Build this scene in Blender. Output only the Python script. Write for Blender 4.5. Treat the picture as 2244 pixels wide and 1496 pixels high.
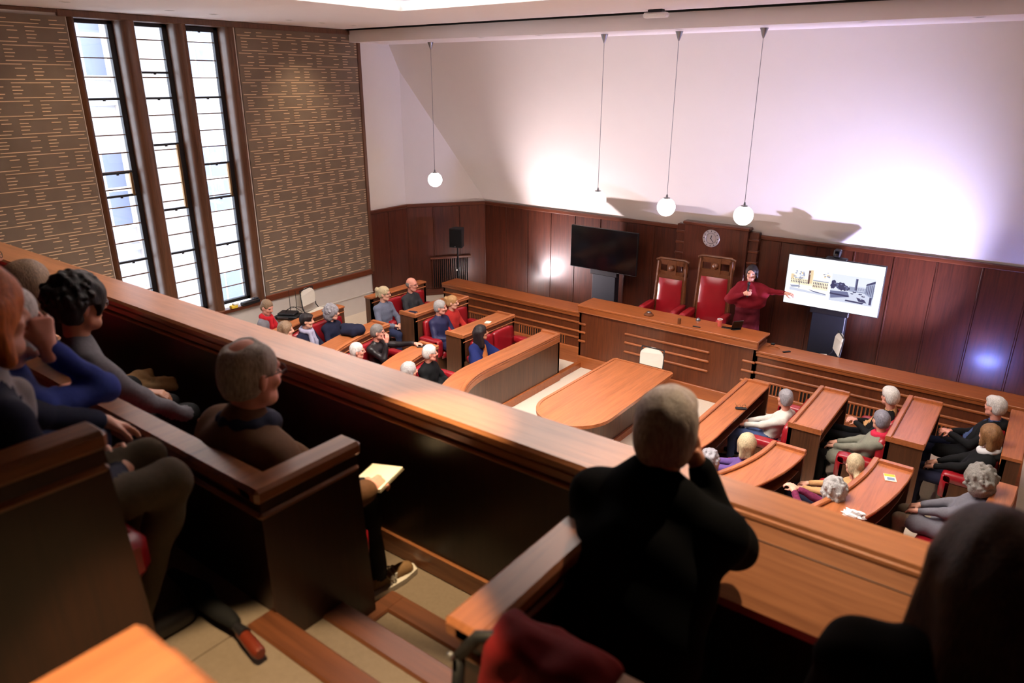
import bpy, bmesh, math, random
import numpy as np
from mathutils import Vector, Matrix
random.seed(7)
for o in list(bpy.data.objects): bpy.data.objects.remove(o)
SC = bpy.context.scene
COL = SC.collection
PI = math.pi
# ------------------------------------------------------------------ camera
YAW, PIT, ROL = math.radians(36.8935), math.radians(19.942), math.radians(0.1497)
cam = bpy.data.cameras.new('camera'); camo = bpy.data.objects.new('camera', cam); COL.objects.link(camo)
fw = Vector((-math.sin(YAW)*math.cos(PIT), math.cos(YAW)*math.cos(PIT), -math.sin(PIT)))
rt0 = Vector((math.cos(YAW), math.sin(YAW), 0)); up0 = rt0.cross(fw)
rt = rt0*math.cos(ROL)+up0*math.sin(ROL); up = -rt0*math.sin(ROL)+up0*math.cos(ROL)
M = Matrix((rt, up, -fw)).transposed().to_4x4(); M.translation = Vector((0, 0, 5.0))
camo.matrix_world = M
cam.sensor_width = 36.0; cam.lens = 1571.29*36/2244; cam.clip_start = 0.05; cam.clip_end = 200
cam.dof.use_dof = True; cam.dof.focus_distance = 11.5; cam.dof.aperture_fstop = 2.2
SC.camera = camo
SC.view_settings.view_transform = 'Standard'; SC.view_settings.look = 'None'
SC.view_settings.gamma = 1.0; SC.view_settings.use_curve_mapping = False
SC.view_settings.exposure = 0.0
# ------------------------------------------------------------------ world: bright overcast sky
W = bpy.data.worlds.new('sky'); SC.world = W; W.use_nodes = True
bg = W.node_tree.nodes['Background']; bg.inputs[0].default_value = (0.86, 0.92, 1.0, 1); bg.inputs[1].default_value = 8.0
# ------------------------------------------------------------------ large lights
def light(name, kind, loc, energy, color=(1, 1, 1), aim=None, **kw):
    l = bpy.data.lights.new(name, kind); l.energy = energy; l.color = color
    for k, v in kw.items(): setattr(l, k, v)
    o = bpy.data.objects.new(name, l); COL.objects.link(o); o.location = loc
    if aim is not None:
        o.rotation_euler = (Vector(aim)-Vector(loc)).to_track_quat('-Z', 'Y').to_euler()
    return o
# lamps in the ceiling tray over the chamber floor
light('tray_light', 'AREA', (-4.76, 5.7, 6.28), 560, (1.0, 0.92, 0.84), (-4.76, 5.7, 0), shape='RECTANGLE', size=5.0, size_y=3.2, spread=math.radians(125))
# cove strips hidden on the ledge of the tray, shining up into it
for (x, y, sx, sy) in ((-4.76, 7.72, 5.4, 0.12), (-4.76, 2.90, 5.4, 0.12), (-7.72, 5.3, 0.12, 4.4), (-1.80, 5.3, 0.12, 4.4)):
    light('cove_strip', 'AREA', (x, y, 6.03), 70, (1.0, 0.93, 0.88), (x, y, 9), shape='RECTANGLE', size=sx, size_y=sy)
# ceiling downlights over the benches (they sit in the small recesses of the ceiling border)
BENCH_LAMPS = ((-10.16, 7.70, 5.875, 150, (-8.7, 7.2, 0)), (-8.08, 9.90, 5.655, 110, (-7.9, 9.2, 0)), (-1.6, 7.3, 5.875, 130, (-1.6, 7.3, 0)), (-2.24, 9.90, 5.655, 110, (-2.2, 9.2, 0)), (-4.58, 9.90, 5.655, 55, (-4.7, 9.2, 0)), (0.5, 8.4, 5.875, 130, (0.5, 8.4, 0)))
for (x, y, z_, e, aim) in BENCH_LAMPS:
    light('bench_downlight', 'SPOT', (x, y, z_), e, (1.0, 0.80, 0.60), aim, spot_size=math.radians(75), spot_blend=0.8, shadow_soft_size=0.05)
# two floodlights on the dais floor washing the sloping wall
light('floodlight_lamp', 'SPOT', (-9.2, 11.22, 0.80), 900, (1.0, 0.86, 0.90), (-5.5, 11.8, 3.8), spot_size=math.radians(108), spot_blend=1.0, shadow_soft_size=0.05)
light('floodlight_lamp', 'SPOT', (-0.34, 11.22, 0.86), 1500, (0.62, 0.60, 1.0), (-3.7, 11.7, 3.9), spot_size=math.radians(98), spot_blend=1.0, shadow_soft_size=0.05)
# warm downlight in the gallery ceiling above the stair
light('gallery_downlight', 'SPOT', (-1.16, 0.52, 5.57), 460, (1.0, 0.72, 0.40), (-1.30, 0.66, 3.2), spot_size=math.radians(39), spot_blend=0.2, shadow_soft_size=0.025)
light('gallery_downlight', 'SPOT', (-1.88, 1.96, 5.57), 520, (1.0, 0.72, 0.40), (-1.90, 1.96, 3.2), spot_size=math.radians(24), spot_blend=0.95, shadow_soft_size=0.02)
light('front_downlight', 'SPOT', (-0.55, 3.05, 5.86), 360, (1.0, 0.76, 0.50), (-0.55, 2.15, 3.6), spot_size=math.radians(44), spot_blend=0.9, shadow_soft_size=0.03)
# two ceiling downlights turned towards the acoustic panels
for x, y, e in ((-10.18, 8.37, 120), (-10.08, 4.39, 60)):
    light('wall_wash_downlight', 'SPOT', (x, y, 5.875), e, (1.0, 0.76, 0.5), (-11.1, y+0.2, 3.3), spot_size=math.radians(85), spot_blend=1.0, shadow_soft_size=0.06)
# daylight portals in the three window openings (they emit nothing)
for y0 in (4.92, 5.75, 6.54):
    p = light('window_portal', 'AREA', (-11.5, y0+0.3, 3.55), 1, (1, 1, 1), (0, y0+0.3, 3.55), shape='RECTANGLE', size=0.7, size_y=4.7)
    p.data.cycles.is_portal = True

# ------------------------------------------------------------------ materials
MAT = {}
def lin(c):
    return tuple(((x/255)/12.92 if x/255 <= 0.04045 else ((x/255+0.055)/1.055)**2.4) for x in c)
def newmat(name):
    m = bpy.data.materials.new(name); m.use_nodes = True; MAT[name] = m
    return m, m.node_tree.nodes, m.node_tree.links, m.node_tree.nodes['Principled BSDF']
def setp(b, **kw):
    for k, v in kw.items():
        b.inputs[k].default_value = v
def plain(name, rgb, rough=0.5, metal=0.0, var=0.12, scale=14.0, bump=0.0, spec=0.5, coat=0.0, sheen=0.0, coord='Object'):
    m, N, L, b = newmat(name)
    c = lin(rgb)
    tc = N.new('ShaderNodeTexCoord'); nz = N.new('ShaderNodeTexNoise'); nz.inputs['Scale'].default_value = scale; nz.inputs['Detail'].default_value = 4
    L.new(tc.outputs[coord], nz.inputs['Vector'])
    r = N.new('ShaderNodeMix'); r.data_type = 'RGBA'
    r.inputs[6].default_value = (*[x*(1-var) for x in c], 1); r.inputs[7].default_value = (*[min(1, x*(1+var)) for x in c], 1)
    L.new(nz.outputs[0], r.inputs[0]); L.new(r.outputs[2], b.inputs['Base Color'])
    setp(b, Roughness=rough, Metallic=metal); b.inputs['Specular IOR Level'].default_value = spec
    b.inputs['Coat Weight'].default_value = coat; b.inputs['Coat Roughness'].default_value = 0.15
    if sheen: b.inputs['Sheen Weight'].default_value = sheen
    if bump:
        bp = N.new('ShaderNodeBump'); bp.inputs['Strength'].default_value = bump; bp.inputs['Distance'].default_value = 0.01
        L.new(nz.outputs[0], bp.inputs['Height']); L.new(bp.outputs[0], b.inputs['Normal'])
    return m
def wood(name, a, c, stretch=(12, 12, 0.8), rough=0.32, coat=0.25, spec=0.5):
    m, N, L, b = newmat(name)
    tc = N.new('ShaderNodeTexCoord'); mp = N.new('ShaderNodeMapping'); mp.inputs['Scale'].default_value = stretch
    L.new(tc.outputs['Object'], mp.inputs[0])
    nz = N.new('ShaderNodeTexNoise'); nz.inputs['Scale'].default_value = 3.2; nz.inputs['Detail'].default_value = 7; nz.inputs['Roughness'].default_value = 0.62; nz.inputs['Distortion'].default_value = 0.6
    L.new(mp.outputs[0], nz.inputs['Vector'])
    n2 = N.new('ShaderNodeTexNoise'); n2.inputs['Scale'].default_value = 0.9; n2.inputs['Detail'].default_value = 2
    L.new(mp.outputs[0], n2.inputs['Vector'])
    oi = N.new('ShaderNodeObjectInfo')
    ad = N.new('ShaderNodeMath'); ad.operation = 'MULTIPLY_ADD'; ad.inputs[1].default_value = 0.55
    L.new(n2.outputs[0], ad.inputs[0]); L.new(nz.outputs[0], ad.inputs[2])
    ad2 = N.new('ShaderNodeMath'); ad2.operation = 'MULTIPLY_ADD'; ad2.inputs[1].default_value = 0.16
    L.new(oi.outputs['Random'], ad2.inputs[0]); L.new(ad.outputs[0], ad2.inputs[2])
    rp = N.new('ShaderNodeValToRGB'); rp.color_ramp.elements[0].position = 0.52; rp.color_ramp.elements[1].position = 1.12 if False else 1.0
    rp.color_ramp.elements[0].color = (*lin(a), 1); rp.color_ramp.elements[1].color = (*lin(c), 1)
    L.new(ad2.outputs[0], rp.inputs[0]); L.new(rp.outputs[0], b.inputs['Base Color'])
    setp(b, Roughness=rough); b.inputs['Coat Weight'].default_value = coat; b.inputs['Coat Roughness'].default_value = 0.22
    b.inputs['Specular IOR Level'].default_value = spec
    bp = N.new('ShaderNodeBump'); bp.inputs['Strength'].default_value = 0.08; bp.inputs['Distance'].default_value = 0.004
    L.new(nz.outputs[0], bp.inputs['Height']); L.new(bp.outputs[0], b.inputs['Normal'])
    return m
def emit(name, rgb, strength):
    m, N, L, b = newmat(name)
    b.inputs['Base Color'].default_value = (*rgb, 1); b.inputs['Emission Color'].default_value = (*rgb, 1); b.inputs['Emission Strength'].default_value = strength
    return m
V, HX, HY = (14, 14, 0.7), (0.7, 14, 14), (14, 0.7, 14)
wood('mahogany_v', (46, 19, 11), (86, 40, 24), V, 0.34, 0.3)
wood('mahogany_x', (60, 28, 17), (104, 52, 30), HX, 0.30, 0.3)
wood('mahogany_y', (66, 32, 19), (110, 56, 32), HY, 0.30, 0.3)
wood('walnut_v', (62, 37, 22), (95, 59, 37), V, 0.38, 0.15)
wood('oak_top_y', (138, 77, 41), (180, 106, 61), HY, 0.36, 0.2)  # warm light on the desk tops is put into this wood colour
wood('oak_top_x', (138, 77, 41), (180, 106, 61), HX, 0.36, 0.2)
wood('dais_v', (78, 36, 18), (112, 58, 30), V, 0.35, 0.2)
wood('dais_x', (126, 64, 30), (166, 92, 46), HX, 0.35, 0.2)
wood('gallery_v', (25, 12, 7), (46, 23, 13), V, 0.36, 0.15)  # panelling wood darkened, the gallery's dim light put into its colour
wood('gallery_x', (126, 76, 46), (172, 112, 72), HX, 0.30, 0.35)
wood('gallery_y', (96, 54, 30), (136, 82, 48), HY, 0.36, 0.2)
wood('nosing_wood', (66, 35, 20), (98, 56, 33), HX, 0.4, 0.1)
wood('window_wood', (70, 42, 26), (104, 66, 42), V, 0.42, 0.1)
plain('plaster', (226, 220, 214), 0.75, var=0.02, scale=3)
plain('ceiling_white', (240, 235, 236), 0.8, var=0.02, scale=2)
plain('dado', (206, 198, 190), 0.7, var=0.05, scale=6)
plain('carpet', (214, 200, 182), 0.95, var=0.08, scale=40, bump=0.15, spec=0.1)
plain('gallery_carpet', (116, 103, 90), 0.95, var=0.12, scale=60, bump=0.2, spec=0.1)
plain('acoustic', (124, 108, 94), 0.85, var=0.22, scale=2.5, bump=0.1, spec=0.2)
plain('fillet', (222, 190, 152), 0.5, var=0.05)
plain('dark_metal', (34, 32, 36), 0.45, 0.3)
plain('bronze', (132, 100, 60), 0.4, 0.6)
plain('black', (14, 14, 16), 0.55, var=0.2)
plain('void', (8, 7, 7), 0.9)
plain('screen_black', (6, 6, 8), 0.12, var=0.1)
plain('steel', (150, 150, 155), 0.3, 0.9)
plain('red_leather', (150, 24, 34), 0.30, var=0.15, scale=8, bump=0.12, coat=0.15)
plain('cream_plastic', (236, 230, 218), 0.4, var=0.03)
plain('white', (236, 236, 234), 0.5, var=0.02)
plain('clock_silver', (176, 168, 164), 0.35, 0.5)
plain('paper', (236, 230, 210), 0.7, var=0.03)
plain('facade', (186, 186, 190), 0.8, var=0.05, scale=2)
plain('facade_glass', (120, 128, 150), 0.3, var=0.1, scale=1)
plain('facade_brick', (172, 162, 158), 0.8, var=0.12, scale=20)
plain('carved_oak', (104, 58, 28), 0.4, var=0.35, scale=30, bump=0.5)
emit('led_warm', (1.0, 0.86, 0.88), 160.0); emit('led_blue', (0.22, 0.28, 1.0), 300.0)
emit('globe_glow', (1.0, 0.95, 0.88), 9.0)
m, N, L, b = newmat('glass')
tr = N.new('ShaderNodeBsdfTransparent'); gl = N.new('ShaderNodeBsdfGlossy'); gl.inputs['Roughness'].default_value = 0.02; mx = N.new('ShaderNodeMixShader'); mx.inputs[0].default_value = 0.06
tr.inputs[0].default_value = (0.95, 0.97, 1.0, 1)
L.new(tr.outputs[0], mx.inputs[1]); L.new(gl.outputs[0], mx.inputs[2]); L.new(mx.outputs[0], N['Material Output'].inputs['Surface'])

# ------------------------------------------------------------------ mesh helpers
class MB:
    def __init__(s): s.v = []; s.f = []
    def add(s, vs, fs):
        n = len(s.v); s.v += [tuple(v) for v in vs]; s.f += [tuple(i+n for i in f) for f in fs]; return s
    def box(s, x0, x1, y0, y1, z0, z1):
        vs = [(x, y, z) for z in (z0, z1) for y in (y0, y1) for x in (x0, x1)]
        return s.add(vs, [(0, 2, 3, 1), (4, 5, 7, 6), (0, 1, 5, 4), (2, 6, 7, 3), (0, 4, 6, 2), (1, 3, 7, 5)])
    def cbox(s, x0, x1, y0, y1, z0, z1, c=0.006):
        """box with chamfered edges"""
        vs = []; idx = {}
        for i, z in enumerate((z0, z1)):
            for j, y in enumerate((y0, y1)):
                for k, x in enumerate((x0, x1)):
                    sx, sy, sz = (1-2*k)*c, (1-2*j)*c, (1-2*i)*c
                    for a, (dx, dy, dz) in enumerate(((0, sy, sz), (sx, 0, sz), (sx, sy, 0))):
                        idx[(i, j, k, a)] = len(vs); vs.append((x+dx, y+dy, z+dz))
        g = lambda i, j, k, a: idx[(i, j, k, a)]
        F = []
        F += [(g(0, 0, 0, 2), g(0, 1, 0, 2), g(0, 1, 1, 2), g(0, 0, 1, 2)), (g(1, 0, 0, 2), g(1, 0, 1, 2), g(1, 1, 1, 2), g(1, 1, 0, 2))]
        F += [(g(0, 0, 0, 1), g(0, 0, 1, 1), g(1, 0, 1, 1), g(1, 0, 0, 1)), (g(0, 1, 0, 1), g(1, 1, 0, 1), g(1, 1, 1, 1), g(0, 1, 1, 1))]
        F += [(g(0, 0, 0, 0), g(1, 0, 0, 0), g(1, 1, 0, 0), g(0, 1, 0, 0)), (g(0, 0, 1, 0), g(0, 1, 1, 0), g(1, 1, 1, 0), g(1, 0, 1, 0))]
        for i in (0, 1):
            for j in (0, 1): F.append((g(i, j, 0, 1), g(i, j, 1, 1), g(i, j, 1, 2), g(i, j, 0, 2)))
        for i in (0, 1):
            for k in (0, 1): F.append((g(i, 0, k, 0), g(i, 1, k, 0), g(i, 1, k, 2), g(i, 0, k, 2)))
        for j in (0, 1):
            for k in (0, 1): F.append((g(0, j, k, 0), g(1, j, k, 0), g(1, j, k, 1), g(0, j, k, 1)))
        for i in (0, 1):
            for j in (0, 1):
                for k in (0, 1): F.append((g(i, j, k, 0), g(i, j, k, 1), g(i, j, k, 2)))
        return s.add(vs, F)
    def prism(s, poly, z0, z1):
        n = len(poly)
        vs = [(p[0], p[1], z0) for p in poly]+[(p[0], p[1], z1) for p in poly]
        return s.add(vs, [tuple(range(n))[::-1], tuple(range(n, 2*n))]+[(i, (i+1) % n, n+(i+1) % n, n+i) for i in range(n)])
    def sweep(s, path, prof, closed=False):
        """profile (d,z) swept along a plan path of (x,y); d is offset to the left-hand normal"""
        n = len(path); k = len(prof); vs = []
        for i, p in enumerate(path):
            a = path[i-1] if (i > 0 or closed) else p; c = path[(i+1) % n] if (i < n-1 or closed) else p
            t1 = Vector((p[0]-a[0], p[1]-a[1])); t2 = Vector((c[0]-p[0], c[1]-p[1]))
            if t1.length < 1e-9: t1 = t2
            if t2.length < 1e-9: t2 = t1
            t1.normalize(); t2.normalize(); t = (t1+t2).normalized(); nn = Vector((-t.y, t.x)); sc = 1/max(0.3, nn.dot(Vector((-t1.y, t1.x))))
            vs += [(p[0]+nn.x*d*sc, p[1]+nn.y*d*sc, z) for d, z in prof]
        fs = []
        for i in range(n if closed else n-1):
            j = (i+1) % n
            fs += [(i*k+a, j*k+a, j*k+(a+1) % k, i*k+(a+1) % k) for a in range(k)]
        if not closed: fs += [tuple(range(k))[::-1], tuple((n-1)*k+a for a in range(k))]
        return s.add(vs, fs)
    def tube(s, pts, r, n=8):
        pts = [Vector(p) for p in pts]; rs = r if isinstance(r, (list, tuple)) else [r]*len(pts); vs = []; u = None
        for i, p in enumerate(pts):
            t = (pts[min(i+1, len(pts)-1)]-pts[max(i-1, 0)]).normalized()
            if u is None: u = t.orthogonal().normalized()
            u = (u-t*u.dot(t)).normalized(); w = t.cross(u)
            vs += [p+(u*math.cos(2*PI*a/n)+w*math.sin(2*PI*a/n))*rs[i] for a in range(n)]
        fs = [(i*n+a, i*n+(a+1) % n, (i+1)*n+(a+1) % n, (i+1)*n+a) for i in range(len(pts)-1) for a in range(n)]
        fs += [tuple(range(n))[::-1], tuple((len(pts)-1)*n+a for a in range(n))]
        return s.add(vs, fs)
    def lathe(s, prof, n=24, c=(0, 0, 0), cap=True):
        vs = [(c[0]+r*math.cos(2*PI*a/n), c[1]+r*math.sin(2*PI*a/n), c[2]+z) for r, z in prof for a in range(n)]
        fs = [(i*n+a, i*n+(a+1) % n, (i+1)*n+(a+1) % n, (i+1)*n+a) for i in range(len(prof)-1) for a in range(n)]
        if cap: fs += [tuple(range(n))[::-1], tuple((len(prof)-1)*n+a for a in range(n))]
        return s.add(vs, fs)
    def rot(s, start, M):
        for i in range(start, len(s.v)): s.v[i] = tuple(M @ Vector(s.v[i]))
        return s
    def build(s, name, mat, parent=None, smooth=False, loc=None, rz=0.0):
        me = bpy.data.meshes.new(name); me.from_pydata(s.v, [], s.f); me.update()
        bm = bmesh.new(); bm.from_mesh(me); bmesh.ops.recalc_face_normals(bm, faces=bm.faces); bm.to_mesh(me); bm.free()
        o = bpy.data.objects.new(name, me); COL.objects.link(o)
        me.materials.append(MAT[mat] if isinstance(mat, str) else mat)
        if smooth:
            for p in me.polygons: p.use_smooth = True
            if smooth == 'auto':
                try:
                    me.set_sharp_from_angle(angle=math.radians(40))
                except Exception: pass
        if parent is not None: o.parent = parent
        if loc is not None: o.location = loc
        o.rotation_euler.z = rz
        return o
def tag(o, label, cat, group=None, kind=None):
    o['label'] = label; o['category'] = cat
    if group: o['group'] = group
    if kind: o['kind'] = kind
    return o
def empty(name, loc=(0, 0, 0), rz=0.0):
    o = bpy.data.objects.new(name, None); COL.objects.link(o); o.location = loc; o.rotation_euler.z = rz; o.empty_display_size = 0.1
    return o
def struct(o, label=None, cat=None):
    o['kind'] = 'structure'
    if label: o['label'] = label
    if cat: o['category'] = cat
    return o
def copy_tree(o, parent=None):
    c = o.copy(); COL.objects.link(c); c.parent = parent
    for ch in [x for x in bpy.data.objects if x.parent == o]: copy_tree(ch, c)
    return c
def arc(cx, cy, r, a0, a1, n):
    return [(cx+r*math.cos(a0+(a1-a0)*i/n), cy+r*math.sin(a0+(a1-a0)*i/n)) for i in range(n+1)]
# ================================================================== the room
XL, XR, YW, ZP, ZC, ZS, XC = -11.13, 1.60, 12.43, 2.51, 5.89, 5.67, -4.765
# ---- floor: carpet and the U-shaped tiers of the seating
floor = struct(empty('floor'), 'cream carpeted chamber floor rising in low tiers on both sides', 'floor')
MB().box(XL, XR, 2.2, 10.7, -0.1, 0.0).build('carpet', 'carpet', floor)
YA = 7.93
def tier(r, z, side):
    pts = [(XC+side*r, 10.72), (XC+side*r, YA)]+arc(XC, YA, r, 0 if side > 0 else PI, -PI*0.40 if side > 0 else PI*1.40, 14)[1:]
    far = XR if side > 0 else XL
    mb = MB(); ed = MB()
    for a, c in zip(pts[:-1], pts[1:]):
        mb.prism([a, c, (far, c[1]), (far, a[1])], 0.0, z-0.004)
    mb.box(min(far, XC+side*r), max(far, XC+side*r), 10.72, 12.45, 0.0, z-0.004)
    mb.build('tier', 'carpet', floor)
    zt = max(z, 0.10); ed.sweep(pts, [(-side*0.02, max(0.0, z-0.15)), (side*0.07, max(0.0, z-0.15)), (side*0.07, zt+0.002), (-side*0.02, zt+0.002)])
    ed.build('step_edge', 'dais_x', floor)
for sd in (-1, 1):
    tier(1.66, 0.05, sd); tier(2.80, 0.16, sd); tier(3.88, 0.29, sd); tier(5.06, 0.45, sd)
MB().box(-9.86, 0.35, 11.02, YW, 0.0, 0.46).build('dais_floor', 'carpet', floor)
# ---- wall with the windows
wl = struct(empty('wall_left'), 'tall window wall of acoustic panels with pale fillets above a plaster dado', 'wall')
T = 0.40
MB().box(XL-T, XL, -3, 9.95, -0.1, 1.20).build('dado', 'dado', wl)
MB().box(XL-T, XL, -3, 4.84, 1.2, 6.6).build('masonry', 'plaster', wl)
MB().box(XL-T, XL, 7.33, 12.6, 1.2, 6.6).build('masonry', 'plaster', wl)
MB().box(XL-T, XL, 9.95, 12.6, -0.1, 1.2).build('masonry', 'plaster', wl)
MB().box(XL-T, XL, 4.84, 7.33, 5.86, 6.6).build('lintel', 'window_wood', wl)
MB().cbox(XL, XL+0.02, -3, 9.93, 0.80, 0.83, 0.004).build('dado_ledge', 'dado', wl)
MB().cbox(XL, XL+0.045, 7.33, 9.93, 1.20, 1.32, 0.012).build('panel_rail', 'mahogany_y', wl)
MB().cbox(XL, XL+0.045, -3, 4.84, 1.20, 1.32, 0.012).build('panel_rail', 'mahogany_y', wl)
MB().cbox(XL-0.02, XL+0.09, 4.84, 7.33, 1.20, 1.27, 0.012).build('window_sill', 'mahogany_y', wl)
MB().cbox(XL-T, XL+0.05, 4.70, 9.93, 5.80, 5.888, 0.01).build('head_rail', 'window_wood', wl)
MB().cbox(XL, XL+0.05, -3, 4.70, 5.84, 5.888, 0.01).build('head_rail', 'window_wood', wl)
MB().cbox(XL, XL+0.05, 9.89, 9.97, 1.25, 5.70, 0.01).build('edge_strip', 'window_wood', wl)
# wooden posts between and beside the windows, with rounded noses
def post(y0, y1):
    prof = [(XL-0.30, y0), (XL-0.05, y0), (XL+0.02, y0+(y1-y0)*0.2), (XL+0.045, (y0+y1)/2), (XL+0.02, y1-(y1-y0)*0.2), (XL-0.05, y1), (XL-0.30, y1)]
    MB().prism(prof, 1.25, 5.82).build('window_post', 'window_wood', wl, smooth='auto')
post(4.80, 4.93); post(5.53, 5.76); post(6.34, 6.55); post(7.19, 7.35)
# acoustic panels with their running-bond pattern of fillets
def acoustic(y0, y1, ylim):
    p = MB().box(XL, XL+0.025, y0, y1, 1.32, 5.80).build('acoustic_panel', 'acoustic', wl)
    mb = MB(); pw, ph = 0.60, 0.228; z = 1.36; row = 0
    def strip(a, c, zz):
        a = max(a, y0+0.02); c = min(c, y1-0.02)
        if c-a > 0.03 and c > ylim: mb.box(XL+0.024, XL+0.033, a, c, zz-0.0055, zz+0.0055)
    while z < 5.78:
        y = y0-pw+(pw/2 if row % 2 else 0)+0.08
        while y < y1:
            for zz in (z+0.0, z+0.185):
                if zz < 5.78: strip(y, y+0.475, zz)
            for i, dz in enumerate((0.050, 0.093, 0.135)):
                if z+dz < 5.78: strip(y+0.0, y+(0.125 if i == 1 else 0.105), z+dz)
            for dz in (0.045, 0.135):
                if z+dz < 5.78: strip(y+0.385, y+0.505, z+dz)
            y += pw
        z += ph; row += 1
    f = mb.build('fillets', 'fillet', wl); f['kind'] = 'stuff'
acoustic(7.35, 9.90, 0); acoustic(-3, 4.80, 1.5)
# windows: dark metal casements with thin glazing bars and clear panes
ZB = [5.57, 5.30, 5.04, 4.49, 4.23, 3.97, 3.70, 3.44, 3.17, 2.90, 2.63, 2.10, 1.83, 1.57]
def window(n, y0, y1, extra):
    w = struct(empty('window_%d' % n, (XL-0.27, y0, 1.27)), ('leftmost', 'middle', 'rightmost')[n-1]+' of the three tall narrow windows with horizontal glazing bars', 'window')
    wd, ht = y1-y0, 5.80-1.27
    fr = MB()
    fr.cbox(-0.04, 0.04, 0.0, 0.045, 0, ht, 0.006); fr.cbox(-0.04, 0.04, wd-0.075, wd, 0, ht, 0.006)
    fr.cbox(-0.04, 0.04, 0, wd, 0, 0.06, 0.006); fr.cbox(-0.04, 0.04, 0, wd, ht-0.05, ht, 0.006)
    fr.build('frame', 'dark_metal', w)
    zs = sorted(ZB+[4.74, 2.33])
    for z in ZB:
        MB().cbox(-0.014, 0.014, 0.04, wd-0.07, z-1.27-0.008, z-1.27+0.008, 0.003).build('glazing_bar', 'window_wood', w)
    for z in [4.74, 2.33]+extra:
        b_ = MB().cbox(-0.02, 0.035, 0.03, wd-0.05, z-1.27-0.016, z-1.27+0.016, 0.005).build('transom', 'dark_metal', w)
        MB().cbox(0.035, 0.05, wd/2-0.02, wd/2+0.02, z-1.27-0.03, z-1.27+0.0, 0.004).build('catch', 'dark_metal', b_)
    if len(extra) > 1:
        za, zb = extra[-1]-1.27, extra[-2]-1.27
        MB().cbox(0.0, 0.05, wd-0.12, wd-0.085, za, zb, 0.005).build('casement_stile', 'bronze', w)  # bronze tone stands for golden light on the open casement's side
    lo = 0.06
    for z in zs+[5.76]:
        MB().box(-0.003, 0.0, 0.045, wd-0.075, lo, z-1.27-0.01).build('pane', 'glass', w)
        lo = z-1.27+0.01
    return w
window(1, 4.93, 5.53, [3.68, 3.34]); window(2, 5.76, 6.34, [5.11, 4.05, 3.04]); window(3, 6.55, 7.19, [5.74, 3.69, 3.13])
# things in the light well outside
def outside():
    t = empty('building', (-18.0, 10.0, -3)); tag(t, 'pale office building with sash windows seen through the tall windows', 'building')
    MB().box(-0.5, 0, -7, 7, 0, 15).build('facade', 'facade', t)
    for zz in (1.2, 4.6, 8.0, 11.4):
        MB().cbox(0, 0.12, -7, 7, zz-0.55, zz-0.40, 0.02).build('string_course', 'facade', t)
        for yy in (-4.6, -2.6, 0.1, 2.4, 4.4):
            f = MB().cbox(0, 0.06, yy, yy+1.1, zz, zz+1.9, 0.01).build('window', 'white', t)
            for k in range(2):
                for j in range(2):
                    MB().box(0.05, 0.075, yy+0.08+k*0.5, yy+0.52+k*0.5, zz+0.1+j*0.9, zz+0.9+j*0.9).build('pane', 'facade_glass', f)
    p = MB(); p.box(0, 0.5, -1.5, -0.6, 0, 15); p.build('pier', 'facade_brick', t)
outside()
struct(MB().box(-18, XL-0.5, 0, 20, -3.2, -3.0).build('ground', 'facade'), 'pale paved light well outside the windows', 'ground')  # bright plane added to throw daylight up through the windows
# ---- panelled wall behind the dais
wb = struct(empty('wall_back'), 'mahogany panelled wall below a forward sloping white wall', 'wall')
B0, D0 = Vector((XL, 11.01)), Vector((-10.08, YW)); B1, D1 = Vector((XR, 11.01)), Vector((0.55, YW))
MB().box(-12.0, 2.4, YW, YW+0.2, -0.1, ZP).build('backing', 'mahogany_v', wb)
sl = MB().add([(-12, YW, ZP), (2.4, YW, ZP), (2.4, 10.70, ZS+0.1), (-12, 10.70, ZS+0.1), (-12, YW+0.3, ZP), (2.4, YW+0.3, ZP), (2.4, 10.95, ZS+0.1), (-12, 10.95, ZS+0.1)],
              [(0, 1, 2, 3), (4, 7, 6, 5), (0, 4, 5, 1), (3, 2, 6, 7), (0, 3, 7, 4), (1, 5, 6, 2)])
sl.build('sloping_plaster', 'plaster', wb)
for (b_, d_) in ((B0, D0), (B1, D1)):
    s = -1 if b_ is B0 else 1
    ext = (d_-b_).normalized()*0.4
    MB().prism([tuple(b_), tuple(d_+ext), (d_.x+ext.x+s*1.2, d_.y+ext.y), (b_.x+s*0.6, b_.y)], ZP, ZS+0.2).build('canted_plaster', 'plaster', wb)
    MB().prism([tuple(b_), tuple(d_), (d_.x+s*0.5, d_.y+0.3), (b_.x+s*0.5, b_.y)], -0.1, ZP).build('backing', 'mahogany_v', wb)
def panel_run(p0, p1, n, z0, z1, skip=()):
    """n panels along a plan line, proud of the wall, with a bead over every joint"""
    d = (p1-p0); ln = d.length; d.normalize(); a = math.atan2(d.y, d.x); w = ln/n
    for i in range(n):
        if i in skip: continue
        c = p0+d*(i*w)
        MB().cbox(0.012, w-0.012, -0.022, 0, z0, z1, 0.006).build('panel', 'mahogany_v', wb, loc=(c.x, c.y, 0), rz=a)
        MB().cbox(-0.014, 0.014, -0.032, 0, z0, z1, 0.006).build('bead', 'mahogany_v', wb, loc=(c.x, c.y, 0), rz=a)
    MB().cbox(0, ln, -0.05, 0.0, ZP-0.075, ZP+0.004, 0.014).build('capping_rail', 'mahogany_x', wb, loc=(p0.x, p0.y, 0), rz=a)
    MB().cbox(0, ln, -0.04, 0.0, 0.45, 0.60, 0.008).build('skirting', 'mahogany_x', wb, loc=(p0.x, p0.y, 0), rz=a)
panel_run(D0, D1, 18, 0.6, ZP-0.075)
panel_run(B0, D0, 3, 0.6, ZP-0.075)
panel_run(D1, B1, 3, 0.6, ZP-0.075)
panel_run(Vector((XL+0.001, 9.93)), B0, 2, 0.6, ZP-0.075)
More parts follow.
